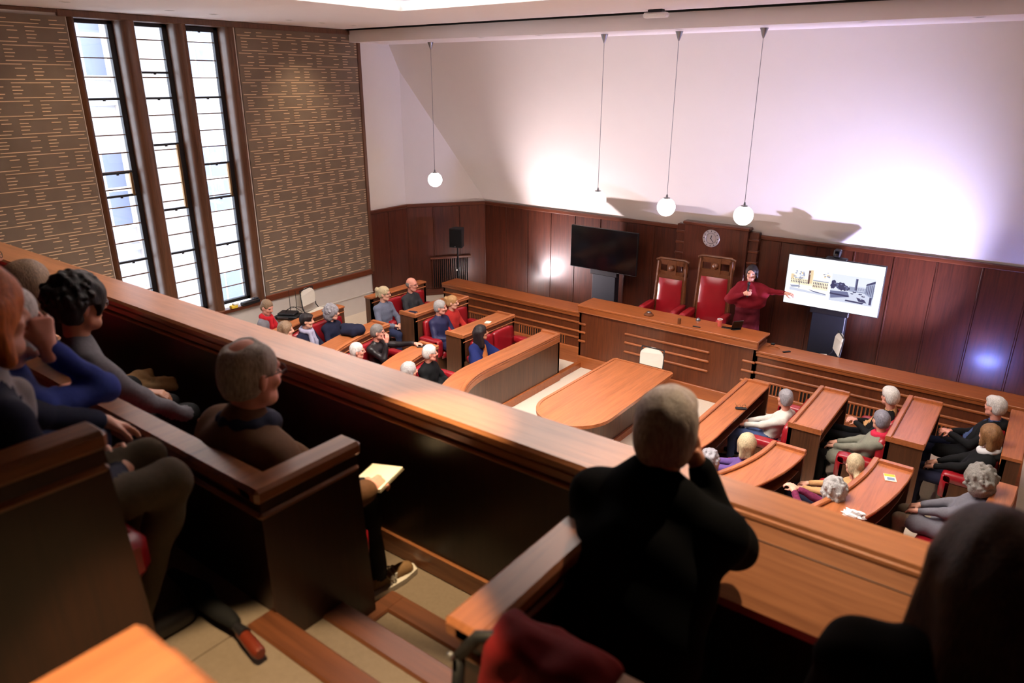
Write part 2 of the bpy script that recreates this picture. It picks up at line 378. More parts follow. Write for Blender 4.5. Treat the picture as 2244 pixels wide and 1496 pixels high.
# clock bay: taller panel with a capping and ribbed fins
cb = MB().cbox(-5.27, -4.10, 12.24, YW, 0.45, 2.58, 0.008).build('clock_bay', 'mahogany_v', wb)
MB().cbox(-5.30, -4.07, 12.20, YW, 2.58, 2.64, 0.015).build('bay_capping', 'mahogany_x', cb)
for x0, x1 in ((-5.44, -5.27), (-4.10, -3.93)):
    fn = MB().cbox(x0, x1, 12.30, YW, 0.45, 2.56, 0.006).build('fin', 'mahogany_v', wb)
    for k in range(9):
        z = 0.80+k*0.20
        MB().cbox(x0-0.012, x1+0.012, 12.285, YW, z, z+0.045, 0.008).build('rib', 'mahogany_x', fn)
# radiator grille in the canted corner
d = (D0-B0).normalized(); a = math.atan2(d.y, d.x)
g = empty('radiator_grille', (B0.x+d.x*0.52, B0.y+d.y*0.52, 0.62), a); tag(g, 'dark wooden slatted radiator grille in the panelled corner behind the loudspeaker', 'grille')
MB().cbox(-0.05, 0.88, -0.10, -0.03, 0.66, 0.71, 0.008).build('top_rail', 'mahogany_x', g)
MB().box(0, 0.83, -0.045, -0.03, 0.0, 0.66).build('backing', 'void', g)
for k in range(18): MB().cbox(k*0.047, k*0.047+0.02, -0.085, -0.045, 0.0, 0.66, 0.004).build('slat', 'mahogany_v', g)
# ---- other walls, ceiling
wr = struct(MB().box(XR, XR+0.2, -3, 12.6, -0.1, 6.6).build('wall_right', 'acoustic'), 'plain plaster side wall', 'wall')  # acoustic finish instead of plaster, chosen to cut reflected light
wq = struct(MB().box(XL-0.4, XR+0.2, -3.2, -3, -0.1, 6.6).build('wall_rear', 'gallery_v'), 'dark panelled wall behind the gallery', 'wall')
ce = struct(empty('ceiling'), 'white ceiling with a recessed lit tray and a dropped beam', 'ceiling')
TX0, TX1, TY0, TY1 = -7.62, -1.9, 3.0, 7.62
for (x0, x1, y0, y1) in ((XL-0.05, TX0, -3, 9.60), (TX1, XR, -3, 9.60), (TX0, TX1, -3, TY0), (TX0, TX1, TY1, 9.60)):
    MB().box(x0, x1, y0, y1, ZC, ZC+0.12).build('border', 'ceiling_white', ce)
MB().box(XL-0.5, XR+0.2, -3.2, 13, 6.5, 6.7).build('roof_slab', 'ceiling_white', ce)  # unseen slab over everything, added to keep sky light out
t_ = MB(); t_.box(TX0-0.25, TX1+0.25, TY0-0.25, TY1+0.25, 6.30, 6.36)
for (x0, x1, y0, y1) in ((TX0-0.25, TX0-0.2, TY0, TY1), (TX1+0.2, TX1+0.25, TY0, TY1), (TX0, TX1, TY0-0.25, TY0-0.2), (TX0, TX1, TY1+0.2, TY1+0.25)):
    t_.box(x0, x1, y0, y1, ZC+0.1, 6.3)
t_.build('tray', 'ceiling_white', ce)
MB().box(TX0+0.4, TX1-0.3, TY1-0.14, TY1-0.10, 6.27, 6.302).build('air_slot', 'void', ce)
bm_ = MB().box(XL-0.02, XR, 9.72, 12.6, ZS, ZC).build('beam', 'ceiling_white', ce)
MB().box(XL, XR, 9.60, 9.73, ZC+0.03, ZC+0.1).build('shadow_gap', 'void', ce)
MB().box(XL, XR, 9.66, 9.72, ZC-0.018, ZC+0.03).build('shadow_gap', 'void', ce)
# downlight rings
def ringlight(x, y, z, k):
    o = MB().lathe([(0.050, 0.03), (0.050, 0.0), (0.062, -0.004), (0.066, 0.0), (0.066, 0.03)], 20, cap=False).build('downlight', 'white', loc=(x, y, z), smooth='auto')
    MB().lathe([(0.0, 0.002), (0.05, 0.0)], 20).build('dark_recess', 'void', o)
    return o
names = 'first second third fourth fifth sixth seventh eighth ninth'.split()
for k, x in enumerate((-10.55, -9.30, -8.08, -6.92, -5.75, -4.58, -3.41, -2.24, -1.07)):
    tag(ringlight(x, 9.90, ZS, k), names[k]+' downlight in the dropped beam counting from the window wall', 'downlight', 'downlights in the dropped beam')
for k, (x, y) in enumerate(((-10.08, 4.39), (-10.13, 5.74), (-10.16, 6.41), (-10.16, 7.70), (-10.18, 8.37), (-10.22, 9.07))):
    tag(ringlight(x, y, ZC, k), names[k]+' ceiling downlight along the window wall counting towards the beam', 'downlight', 'ceiling downlights along the window wall')
for (x, y, z, lb) in ((-1.6, 7.3, ZC, 'ceiling downlight over the curved benches facing the windows'), (0.5, 8.4, ZC, 'ceiling downlight over the rear bench by the side wall'), (-0.55, 3.05, ZC, 'ceiling downlight in front of the gallery reading desk'), (-1.16, 0.52, 5.60, 'gallery downlight above the stair landing'), (-1.88, 1.96, 5.60, 'gallery downlight above the parapet beside the stair')):
    tag(ringlight(x, y, z, 0), lb, 'downlight', 'downlights above the gallery and side benches')
s_ = empty('smoke_detector', (-4.7, 9.40, ZC)); tag(s_, 'white ceiling unit with a dark base beside the dropped beam', 'ceiling sensor')
MB().cbox(-0.17, 0.17, -0.06, 0.06, -0.10, -0.035, 0.02).build('cover', 'white', s_); MB().cbox(-0.10, 0.10, -0.05, 0.05, -0.035, 0.0, 0.005).build('base', 'dark_metal', s_)
# ---- gallery shell
struct(MB().box(XL, XR, -3, 2.12, 5.60, 5.88).build('ceiling_gallery', 'acoustic'), 'dark lowered ceiling over the gallery', 'ceiling')  # unseen lowered ceiling, added to hold tray light back from the gallery
gf = struct(empty('floor_gallery'), 'carpeted stepped floor of the public gallery with wooden stair nosings', 'floor')
XA, XB = -1.93, -0.97
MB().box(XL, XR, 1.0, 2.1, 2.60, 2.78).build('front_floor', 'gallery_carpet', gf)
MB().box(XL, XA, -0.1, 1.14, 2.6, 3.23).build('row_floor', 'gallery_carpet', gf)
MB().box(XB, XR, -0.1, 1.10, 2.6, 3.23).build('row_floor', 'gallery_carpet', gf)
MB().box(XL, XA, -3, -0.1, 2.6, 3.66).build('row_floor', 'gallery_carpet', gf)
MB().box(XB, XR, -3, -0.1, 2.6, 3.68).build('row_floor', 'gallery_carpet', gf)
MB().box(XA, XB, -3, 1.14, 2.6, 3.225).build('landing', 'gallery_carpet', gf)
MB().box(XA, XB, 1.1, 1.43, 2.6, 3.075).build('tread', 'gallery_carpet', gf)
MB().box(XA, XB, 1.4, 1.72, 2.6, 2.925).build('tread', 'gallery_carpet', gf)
for y, z in ((1.14, 3.23), (1.43, 3.08), (1.72, 2.93)):
    MB().cbox(XA, XB, y-0.095, y+0.012, z-0.15, z+0.006, 0.008).build('nosing', 'nosing_wood', gf)
MB().cbox(XA-0.012, XA+0.07, 1.44, 1.728, 2.775, 2.938, 0.008).build('nosing', 'nosing_wood', gf)
wg = struct(empty('wall_gallery'), 'gallery parapet of dark panels with a broad polished coping', 'parapet')
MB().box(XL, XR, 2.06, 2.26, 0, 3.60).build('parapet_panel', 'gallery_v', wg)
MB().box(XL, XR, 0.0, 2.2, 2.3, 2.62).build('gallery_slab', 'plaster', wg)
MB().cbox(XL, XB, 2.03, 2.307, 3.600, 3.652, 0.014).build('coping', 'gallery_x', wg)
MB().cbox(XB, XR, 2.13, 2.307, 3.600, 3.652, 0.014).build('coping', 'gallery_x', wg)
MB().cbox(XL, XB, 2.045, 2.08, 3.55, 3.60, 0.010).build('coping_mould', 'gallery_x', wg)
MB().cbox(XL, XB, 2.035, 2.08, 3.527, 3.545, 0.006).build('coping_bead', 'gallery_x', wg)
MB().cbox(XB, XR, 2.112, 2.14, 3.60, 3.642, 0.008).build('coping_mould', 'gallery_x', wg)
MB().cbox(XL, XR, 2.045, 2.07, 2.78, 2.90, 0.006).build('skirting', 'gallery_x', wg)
# sloping reading desk of the front row
dk = MB().add([(XB+0.06, 1.87, 3.48), (XR, 1.87, 3.48), (XR, 2.128, 3.640), (XB+0.06, 2.128, 3.640), (XB+0.06, 1.87, 3.45), (XR, 1.87, 3.45), (XR, 2.128, 3.60), (XB+0.06, 2.128, 3.60)],
              [(0, 1, 2, 3), (4, 7, 6, 5), (0, 4, 5, 1), (3, 2, 6, 7), (0, 3, 7, 4), (1, 5, 6, 2)]).build('reading_desk', 'gallery_x', wg)
# ================================================================== chamber furniture
def Pst(side, s, r): return (XC+side*r, s)
def Parc(side, s, r): return (XC+side*r*math.cos(s), YA-r*math.sin(s))
def ring(fn, side, r0, r1, s0, s1, z0, z1, c=0.006, n=1, mb=None):
    """chamfered bar following the row: r0..r1 across, s0..s1 along, z0..z1 up"""
    mb = mb or MB()
    k = min(c, (r1-r0)*0.45, (z1-z0)*0.45)
    prof = [(r0+k, z0), (r1-k, z0), (r1, z0+k), (r1, z1-k), (r1-k, z1), (r0+k, z1), (r0, z1-k), (r0, z0+k)]
    m_ = len(prof); vs = []; ss = [s0+(s1-s0)*i/n for i in range(n+1)]
    for s in ss: vs += [(*fn(side, s, r), z) for r, z in prof]
    fs = [(i*m_+a, (i+1)*m_+a, (i+1)*m_+(a+1) % m_, i*m_+(a+1) % m_) for i in range(n) for a in range(m_)]
    fs += [tuple(range(m_)), tuple(n*m_+a for a in range(m_))]
    return mb.add(vs, fs)
def cushion(fn, side, r0, r1, s0, s1, z0, z1, n=6, puff=0.02):
    """leather cushion: rounded profile, pulled in at both ends"""
    mb = MB(); vs = []; m_ = 16
    for i in range(n+1):
        t = i/n; e = 1-0.10*(abs(2*t-1)**6); s = s0+(s1-s0)*t
        for a in range(m_):
            th = 2*PI*a/m_; cx, cz = math.cos(th), math.sin(th)
            q = lambda v: math.copysign(abs(v)**0.45, v)
            r = (r0+r1)/2+q(cx)*(r1-r0)/2*e; z = (z0+z1)/2+q(cz)*(z1-z0)/2*e
            vs.append((*fn(side, s, r), z))
    fs = [(i*m_+a, (i+1)*m_+a, (i+1)*m_+(a+1) % m_, i*m_+(a+1) % m_) for i in range(n) for a in range(m_)]
    fs += [tuple(range(m_)), tuple(n*m_+a for a in range(m_))]
    return mb.add(vs, fs)
TOPZ = {1: 0.85, 2: 1.0, 3: 1.15, 4: 1.29}
FLZ = {1: 0.05, 2: 0.16, 3: 0.29}
R0 = {1: 1.64, 2: 2.635, 3: 3.72, 4: 4.82}
def bench(side, row, near, label):
    """desk unit of one row with the red leather seats fixed to its centre-facing side"""
    t = empty('council_bench', (0, 0, 0))
    fn = Parc if near else Pst
    r = R0[row]+(0.06 if side > 0 else 0); zt = TOPZ[row]; dep = 0.38 if row < 4 else 0.17
    fl = FLZ[row-1] if row > 1 else 0.0
    flb = FLZ.get(row, 0.45)
    s0, s1 = (math.radians(1.0 if row > 1 else 0), math.radians(46)) if near else (9.92, 8.50)
    n = 12 if near else 1
    du = (lambda d: d/r) if near else (lambda d: -d)
    top = 'oak_top_y'
    ring(fn, side, r, r+0.045, s0, s1, fl, zt-0.03, 0.004, n).build('front_board', 'walnut_v', t)
    e0 = s0; e1 = s1
    for a in (s0, s1-du(0.045)):
        ring(fn, side, r, r+dep, a, a+du(0.045), fl if a == s0 else fl, zt-0.03, 0.004, 1).build('end_panel', 'walnut_v', t)
    ring(fn, side, r-0.012, r+dep+0.012, s0-du(0.012), s1+du(0.012), zt-0.035, zt, 0.008, n).build('desk_top' if row < 4 else 'back_capping', top, t)
    ring(fn, side, r-0.008, r+0.02, s0, s1, zt-0.115, zt-0.095, 0.006, n).build('moulding', 'oak_top_y', t)
    if row < 4:
        ring(fn, side, r-0.012, r+0.05, s0-du(0.012), s1+du(0.012), zt-0.002, zt+0.032, 0.010, n).build('rim', top, t)
        for a in (s0-du(0.012), s1+du(0.012)-du(0.055)):
            ring(fn, side, r+0.05, r+dep+0.008, a, a+du(0.055), zt-0.002, zt+0.032, 0.010, 1).build('end_rim', top, t)
        ring(fn, side, r+0.045, r+dep-0.03, s0+du(0.05), s1-du(0.05), zt-0.24, zt-0.225, 0.003, n).build('shelf', 'dais_v', t)
    if row == 1:
        ring(fn, side, r-0.03, r+0.05, s0-du(0.01), s1, 0.0, 0.13, 0.008, n).build('plinth', 'dais_x', t)
    else:
        sa, sb = s0+du(0.02), s1-du(0.02)
        ring(fn, side, r-0.46, r, sa, sb, fl, fl+0.30, 0.006, n).build('seat_base', 'walnut_v', t)
        nseat = 2 if not near else 3
        wa = (sb-sa)
        arm = du(0.13)
        ia, ib = sa+arm, sb-arm
        for k in range(nseat):
            a, c = ia+(ib-ia)*k/nseat, ia+(ib-ia)*(k+1)/nseat
            cushion(fn, side, r-0.52, r-0.06, a, c, fl+0.24, fl+0.39).build('seat_cushion', 'red_leather', t, smooth=True)
            cushion(fn, side, r-0.11, r-0.005, a, c, fl+0.37, zt-0.10).build('back_cushion', 'red_leather', t, smooth=True)
        for a, c in ((sa, sa+arm), (sb-arm, sb)):
            w_ = cushion(fn, side, r-0.50, r-0.03, a, c, fl+0.50, fl+0.62, 6).build('armrest', 'red_leather', t, smooth=True)
            cushion(fn, side, r-0.50, r-0.40, a, c, fl+0.30, fl+0.60, 4).build('arm_front', 'red_leather', w_, smooth=True)
            ring(fn, side, r-0.44, r, a, c, fl, fl+0.50, 0.006, 2).build('arm_side', 'walnut_v', w_)
    tag(t, label, 'bench', 'council benches with red leather seats')
    return t
names_side = {-1: 'on the window side', 1: 'facing the windows'}
for side in (-1, 1):
    for row in (1, 2, 3, 4):
        rw = {1: 'front desk without seats', 2: 'second row bench', 3: 'third row bench', 4: 'rearmost bench without desk'}[row]
        if row == 1:
            # the front desk is one run: straight, then curving round the floor
            t = empty('council_desk'); r = R0[1]; zt = TOPZ[1]; dep = 0.37
            pts = [(XC+side*0, 0)]
            path_r = lambda rr: [Pst(side, 9.92, rr)]+[Pst(side, y, rr) for y in (9.0, YA)]+[Parc(side, a_, rr) for a_ in np.radians(np.arange(4, 57, 4))]
            def run(d0, d1, z0, z1, c=0.006):
                k = min(c, (d1-d0)*0.45, (z1-z0)*0.45)
                prof = [(r+d0+k, z0), (r+d1-k, z0), (r+d1, z0+k), (r+d1, z1-k), (r+d1-k, z1), (r+d0+k, z1), (r+d0, z1-k), (r+d0, z0+k)]
                cols = [path_r(p[0]) for p in prof]; n_ = len(cols[0]); m_ = 8
                vs = [(*cols[a][i], prof[a][1]) for i in range(n_) for a in range(m_)]
                fs = [(i*m_+a, (i+1)*m_+a, (i+1)*m_+(a+1) % m_, i*m_+(a+1) % m_) for i in range(n_-1) for a in range(m_)]
                fs += [tuple(range(m_)), tuple((n_-1)*m_+a for a in range(m_))]
                return MB().add(vs, fs)
            run(0, 0.045, 0, zt-0.03).build('front_board', 'walnut_v', t, smooth='auto')
            run(-0.03, 0.05, 0.0, 0.14).build('plinth', 'dais_x', t, smooth='auto')
            run(-0.012, dep, zt-0.035, zt, 0.008).build('desk_top', 'oak_top_y', t, smooth='auto')
            run(-0.012, 0.055, zt-0.002, zt+0.032, 0.012).build('rim', 'oak_top_y', t, smooth='auto')
            run(-0.012, 0.03, zt-0.13, zt-0.035, 0.010).build('fascia', 'oak_top_y', t, smooth='auto')
            run(0.045, dep-0.04, zt-0.24, zt-0.225, 0.003).build('shelf', 'dais_v', t)
            ring(Pst, side, r, r+dep, 9.92, 9.875, 0.0, zt-0.03, 0.004).build('end_panel', 'walnut_v', t)
            ring(Pst, side, r+0.05, r+dep, 9.925, 9.87, zt-0.002, zt+0.032, 0.010).build('end_rim', 'oak_top_y', t)
            tag(t, 'long curved front desk '+('beside the cream floor on the window side' if side < 0 else 'with a pair of glasses on it, facing the windows'), 'desk')
        else:
            bench(side, row, False, {-1: 'straight ', 1: 'straight '}[side]+rw+' near the dais '+names_side[side])
            bench(side, row, True, 'curved '+rw+' below the gallery '+names_side[side])
# ---- oval ended table
tb = empty('meeting_table', (-4.70, 8.6, 0)); tag(tb, 'long wooden table with one rounded end in the middle of the floor', 'table')
poly = [(0.50, 1.10), (0.47, 1.13), (-0.47, 1.13), (-0.50, 1.10)]+[(0.52*math.cos(a_), -0.85+0.55*math.sin(a_)) for a_ in np.linspace(PI, 2*PI, 24)]
tt = MB().prism(poly, 0.705, 0.745); tt.build('table_top', 'oak_top_y', tb)
MB().sweep(poly, [(-0.03, 0.708), (0.012, 0.708), (0.012, 0.754), (-0.03, 0.756)], True).build('edge_band', 'oak_top_y', tb)
pp = [(0.27, 0.80), (-0.27, 0.80)]+[(0.27*math.cos(a_), -0.60+0.27*math.sin(a_)) for a_ in np.linspace(PI, 2*PI, 14)]
MB().prism(pp, 0.0, 0.705).build('pedestal', 'walnut_v', tb, smooth='auto')
MB().prism([(x*1.12, y*1.03) for x, y in pp], 0.0, 0.10).build('plinth', 'dais_x', tb, smooth='auto')
# ---- dais desk
dd = empty('dais_desk', (0, 10.65, 0)); tag(dd, 'raised central wooden desk in front of the two red thrones', 'desk')
MB().box(-6.49, -3.25, 0.05, 0.12, 0.0, 1.10).build('front_panel', 'dais_v', dd)
for x in (-6.49, -3.29): MB().box(x, x+0.04, 0.05, 0.55, 0.0, 1.10).build('side_panel', 'dais_v', dd)
MB().cbox(-6.52, -3.22, 0.0, 0.56, 1.165, 1.205, 0.008).build('desk_top', 'dais_x', dd)
MB().cbox(-6.51, -3.23, 0.01, 0.08, 1.075, 1.165, 0.008).build('fascia', 'dais_x', dd)
MB().cbox(-6.515, -3.225, 0.0, 0.05, 1.066, 1.08, 0.005).build('bead', 'oak_top_x', dd)
MB().cbox(-6.51, -3.24, 0.015, 0.06, 0.0, 0.22, 0.008).build('plinth', 'dais_x', dd)
for z in (0.84, 0.68, 0.51):
    for x0, x1 in ((-6.50, -6.35), (-5.55, -3.99), (-3.45, -3.24)):
        MB().cbox(x0, x1, 0.022, 0.06, z-0.02, z+0.02, 0.012).build('rib', 'dais_x', dd)
for (x0, x1, lb) in ((-9.86, -6.47, 'lower dais desk towards the loudspeaker corner'), (-3.27, 1.55, 'lower dais desk below the lit presentation screen')):
    t = empty('dais_side_desk', (0, 10.70, 0)); tag(t, lb, 'desk')
    MB().box(x0, x1, 0.04, 0.10, 0.0, 1.0).build('front_panel', 'dais_v', t)
    MB().box(x0, x0+0.04, 0.04, 0.46, 0.0, 1.0).build('side_panel', 'dais_v', t)
    MB().cbox(x0-0.02, x1, 0.0, 0.48, 1.0, 1.045, 0.008).build('desk_top', 'dais_x', t)
    MB().cbox(x0-0.015, x1, 0.012, 0.05, 0.95, 1.0, 0.006).build('fascia', 'dais_x', t)
    for z in (0.84, 0.67): MB().cbox(x0, x1, 0.015, 0.05, z-0.02, z+0.02, 0.012).build('rib', 'dais_x', t)
    MB().cbox(x0, x1, 0.015, 0.05, 0.53, 0.565, 0.008).build('rail', 'dais_x', t)
    MB().cbox(x0, x1, 0.0, 0.05, 0.0, 0.36, 0.008).build('plinth', 'dais_x', t)
    x = x0+0.12
    while x+0.5 < x1:
        v = MB().box(x, x+0.46, 0.032, 0.042, 0.37, 0.525).build('vent', 'void', t)
        for k in range(9): MB().cbox(x+k*0.054, x+k*0.054+0.022, 0.018, 0.040, 0.36, 0.53, 0.003).build('slat', 'dais_x', v)
        x += 0.62
# ---- thrones
def throne(x, h, w, label):
    t = empty('throne_chair', (x, 11.72, 0.46)); tag(t, label, 'chair', 'red leather thrones')
    hw = w/2; h -= 0.46
    def post(px): MB().tube([(px, 0.22, 0), (px, 0.22, 0.5), (px*0.9, 0.27, h-0.05)], [0.028, 0.032, 0.026], 6).build('back_post', 'carved_oak', t)
    post(-hw*0.78); post(hw*0.78)
    y = lambda z: 0.20+0.06*(z-0.5)/(h-0.5)
    MB().add([(-hw*.72, y(.45), .45), (hw*.72, y(.45), .45), (hw*.66, y(h-.30), h-.30), (-hw*.66, y(h-.30), h-.30), (-hw*.72, y(.45)+.05, .45), (hw*.72, y(.45)+.05, .45), (hw*.66, y(h-.30)+.05, h-.30), (-hw*.66, y(h-.30)+.05, h-.30)],
             [(0, 1, 2, 3), (4, 7, 6, 5), (0, 4, 5, 1), (3, 2, 6, 7), (0, 3, 7, 4), (1, 5, 6, 2)]).build('back_board', 'carved_oak', t)
    # padded back
    n, m_ = 10, 8; vs = []
    for i in range(n+1):
        tz = i/n; z = 0.45+(h-0.36-0.45)*tz
        for j in range(m_+1):
            tx = j/m_; bul = (1-abs(2*tx-1)**4)*(1-abs(2*tz-1)**6)
            vs.append(((2*tx-1)*hw*(0.64-0.04*tz), y(z)-0.012-0.055*bul, z))
    MB().add(vs, [(i*(m_+1)+j, i*(m_+1)+j+1, (i+1)*(m_+1)+j+1, (i+1)*(m_+1)+j) for i in range(n) for j in range(m_)]).build('back_pad', 'red_leather', t, smooth=True)
    # carved crest with two openings
    z0, z1 = h-0.30, h-0.02; W_ = hw*0.80
    cr = MB()
    cr.box(-W_, W_, y(h)-.01, y(h)+.04, z0, z0+0.07); cr.box(-W_, W_, y(h)-.01, y(h)+.04, z1-0.09, z1)
    cr.box(-W_, -W_+0.08, y(h)-.01, y(h)+.04, z0, z1); cr.box(W_-0.08, W_, y(h)-.01, y(h)+.04, z0, z1)
    cr.prism([(math.cos(a_)*0.0, 0) for a_ in (0,)]*0 or [(-0.085, y(h)-.02), (0.085, y(h)-.02), (0.085, y(h)+.045), (-0.085, y(h)+.045)], z0, z1+0.0)
    cr.build('crest', 'carved_oak', t)
    MB().tube([(-W_-0.01, y(h)+.015, z1-0.02), (-W_*0.8, y(h)+.015, z1+0.015), (W_*0.8, y(h)+.015, z1+0.015), (W_+0.01, y(h)+.015, z1-0.02)], 0.025, 8).build('top_rail', 'carved_oak', t, smooth='auto')
    MB().lathe([(0.0, -0.025), (0.055, -0.02), (0.06, 0.0), (0.035, 0.02), (0, 0.028)], 14).rot(0, Matrix.Translation((0, y(h)-.03, (z0+z1)/2)) @ Matrix.Rotation(PI/2, 4, 'X')).build('shield', 'carved_oak', t, smooth=True)
    def cush(x0, x1, y0, y1, z0_, z1_, nm):
        mb = MB(); vs = []; m2 = 14; n2 = 6
        for i in range(n2+1):
            tt_ = i/n2; e = 1-0.12*abs(2*tt_-1)**6
            for a in range(m2):
                th = 2*PI*a/m2; q = lambda v: math.copysign(abs(v)**0.5, v)
                vs.append(((x0+x1)/2+q(math.cos(th))*(x1-x0)/2*e, y0+(y1-y0)*tt_, (z0_+z1_)/2+q(math.sin(th))*(z1_-z0_)/2*e))
        mb.add(vs, [(i*m2+a, (i+1)*m2+a, (i+1)*m2+(a+1) % m2, i*m2+(a+1) % m2) for i in range(n2) for a in range(m2)]+[tuple(range(m2)), tuple(n2*m2+a for a in range(m2))])
        return mb.build(nm, 'red_leather', t, smooth=True)
    cush(-hw*0.72, hw*0.72, -0.34, 0.20, 0.33, 0.49, 'seat')
    for s in (-1, 1):
        a = cush(s*hw*0.98, s*hw*0.66, -0.36, 0.20, 0.58, 0.72, 'armrest') if s < 0 else cush(s*hw*0.66, s*hw*0.98, -0.36, 0.20, 0.58, 0.72, 'armrest')
        MB().cbox(min(s*hw*.70, s*hw*.94), max(s*hw*.70, s*hw*.94), -0.34, 0.20, 0.10, 0.62, 0.02).build('arm_panel', 'red_leather', t)
        MB().lathe([(0.0, -0.01), (0.062, -0.008), (0.066, 0.0), (0.03, 0.012), (0, 0.014)], 14).rot(0, Matrix.Translation((s*hw*.82, -0.365, 0.65)) @ Matrix.Rotation(PI/2, 4, 'X')).build('arm_scroll', 'red_leather', t, smooth=True)
    for s in (-1, 1):
        for yy in (-0.30, 0.18): MB().cbox(s*hw*.80-.03, s*hw*.80+.03, yy-.03, yy+.03, 0.0, 0.12, 0.008).build('leg', 'carved_oak', t)
    MB().cbox(-hw*.85, hw*.85, -0.33, 0.20, 0.10, 0.34, 0.015).build('seat_frame', 'carved_oak', t)
    t.rotation_euler.z = 0.06
    return t
throne(-5.32, 1.96, 0.74, 'smaller red leather throne with carved wooden crest beside the blank television')
throne(-4.50, 2.12, 0.80, 'taller red leather throne with carved wooden crest below the clock')
# ---- clock
ck = empty('wall_clock', (-4.75, 12.235, 2.38)); tag(ck, 'round silver clock on the tall panel above the thrones', 'clock')
Rx = Matrix.Rotation(PI/2, 4, 'X')
MB().lathe([(0.0, 0.0), (0.150, 0.0), (0.158, 0.012), (0.150, 0.024), (0.10, 0.024), (0.095, 0.018), (0.0, 0.018)], 40).rot(0, Rx).build('dial', 'clock_silver', ck, smooth='auto')
MB().lathe([(0.092, 0.0195), (0.094, 0.022), (0.098, 0.0195)], 40, cap=False).rot(0, Rx).build('inner_ring', 'dark_metal', ck)
for k in range(12):
    a_ = k*PI/6
    mb = MB().box(-0.005, 0.005, -0.027, -0.024, 0.118, 0.142); mb.rot(0, Matrix.Rotation(a_, 4, 'Y')).build('hour_mark', 'dark_metal', ck)
MB().box(-0.006, 0.006, -0.032, -0.028, -0.012, 0.055).rot(0, Matrix.Rotation(math.radians(12), 4, 'Y')).build('hour_hand', 'black', ck)
MB().box(-0.004, 0.004, -0.036, -0.032, -0.015, 0.085).rot(0, Matrix.Rotation(math.radians(140), 4, 'Y')).build('minute_hand', 'black', ck)
# ---- televisions
def flatmat(name, rgb, e):
    m, N, L, b = newmat(name); c = lin(rgb)
    b.inputs['Base Color'].default_value = (0.01, 0.01, 0.01, 1); b.inputs['Emission Color'].default_value = (*c, 1); b.inputs['Emission Strength'].default_value = e
    return m
def tv(xc, zc, label, lit):
    t = empty('television', (xc, 11.95, 0.46)); tag(t, label, 'television')
    z = zc-0.46; hw, hh = 0.735, 0.415
    MB().cbox(-hw, hw, 0.0, 0.05, z-hh, z+hh, 0.006).build('casing', 'black', t)
    MB().box(-hw+0.012, hw-0.012, -0.003, 0.0, z-hh+0.012, z+hh-0.012).build('screen', 'slide_white' if lit else 'screen_black', t)
    MB().cbox(-0.30, 0.30, 0.05, 0.14, z-hh-0.10, z-hh+0.15, 0.01).build('mount', 'dark_metal', t)
    MB().cbox(-0.26, 0.26, 0.08, 0.24, 0.0, z-hh+0.1, 0.01).build('column', 'stand_blue', t)
    MB().cbox(-0.42, 0.42, -0.20, 0.40, 0.0, 0.05, 0.01).build('base', 'dark_metal', t)
    return t, z
plain('stand_blue', (26, 28, 38), 0.5)
flatmat('slide_white', (250, 250, 255), 1.25)
tv(-6.78, 1.935, 'large black television switched off, on a floor stand behind the dais', False)
t, z = tv(-2.565, 1.945, 'large lit screen showing two pictures of a town square, on a floor stand', True)
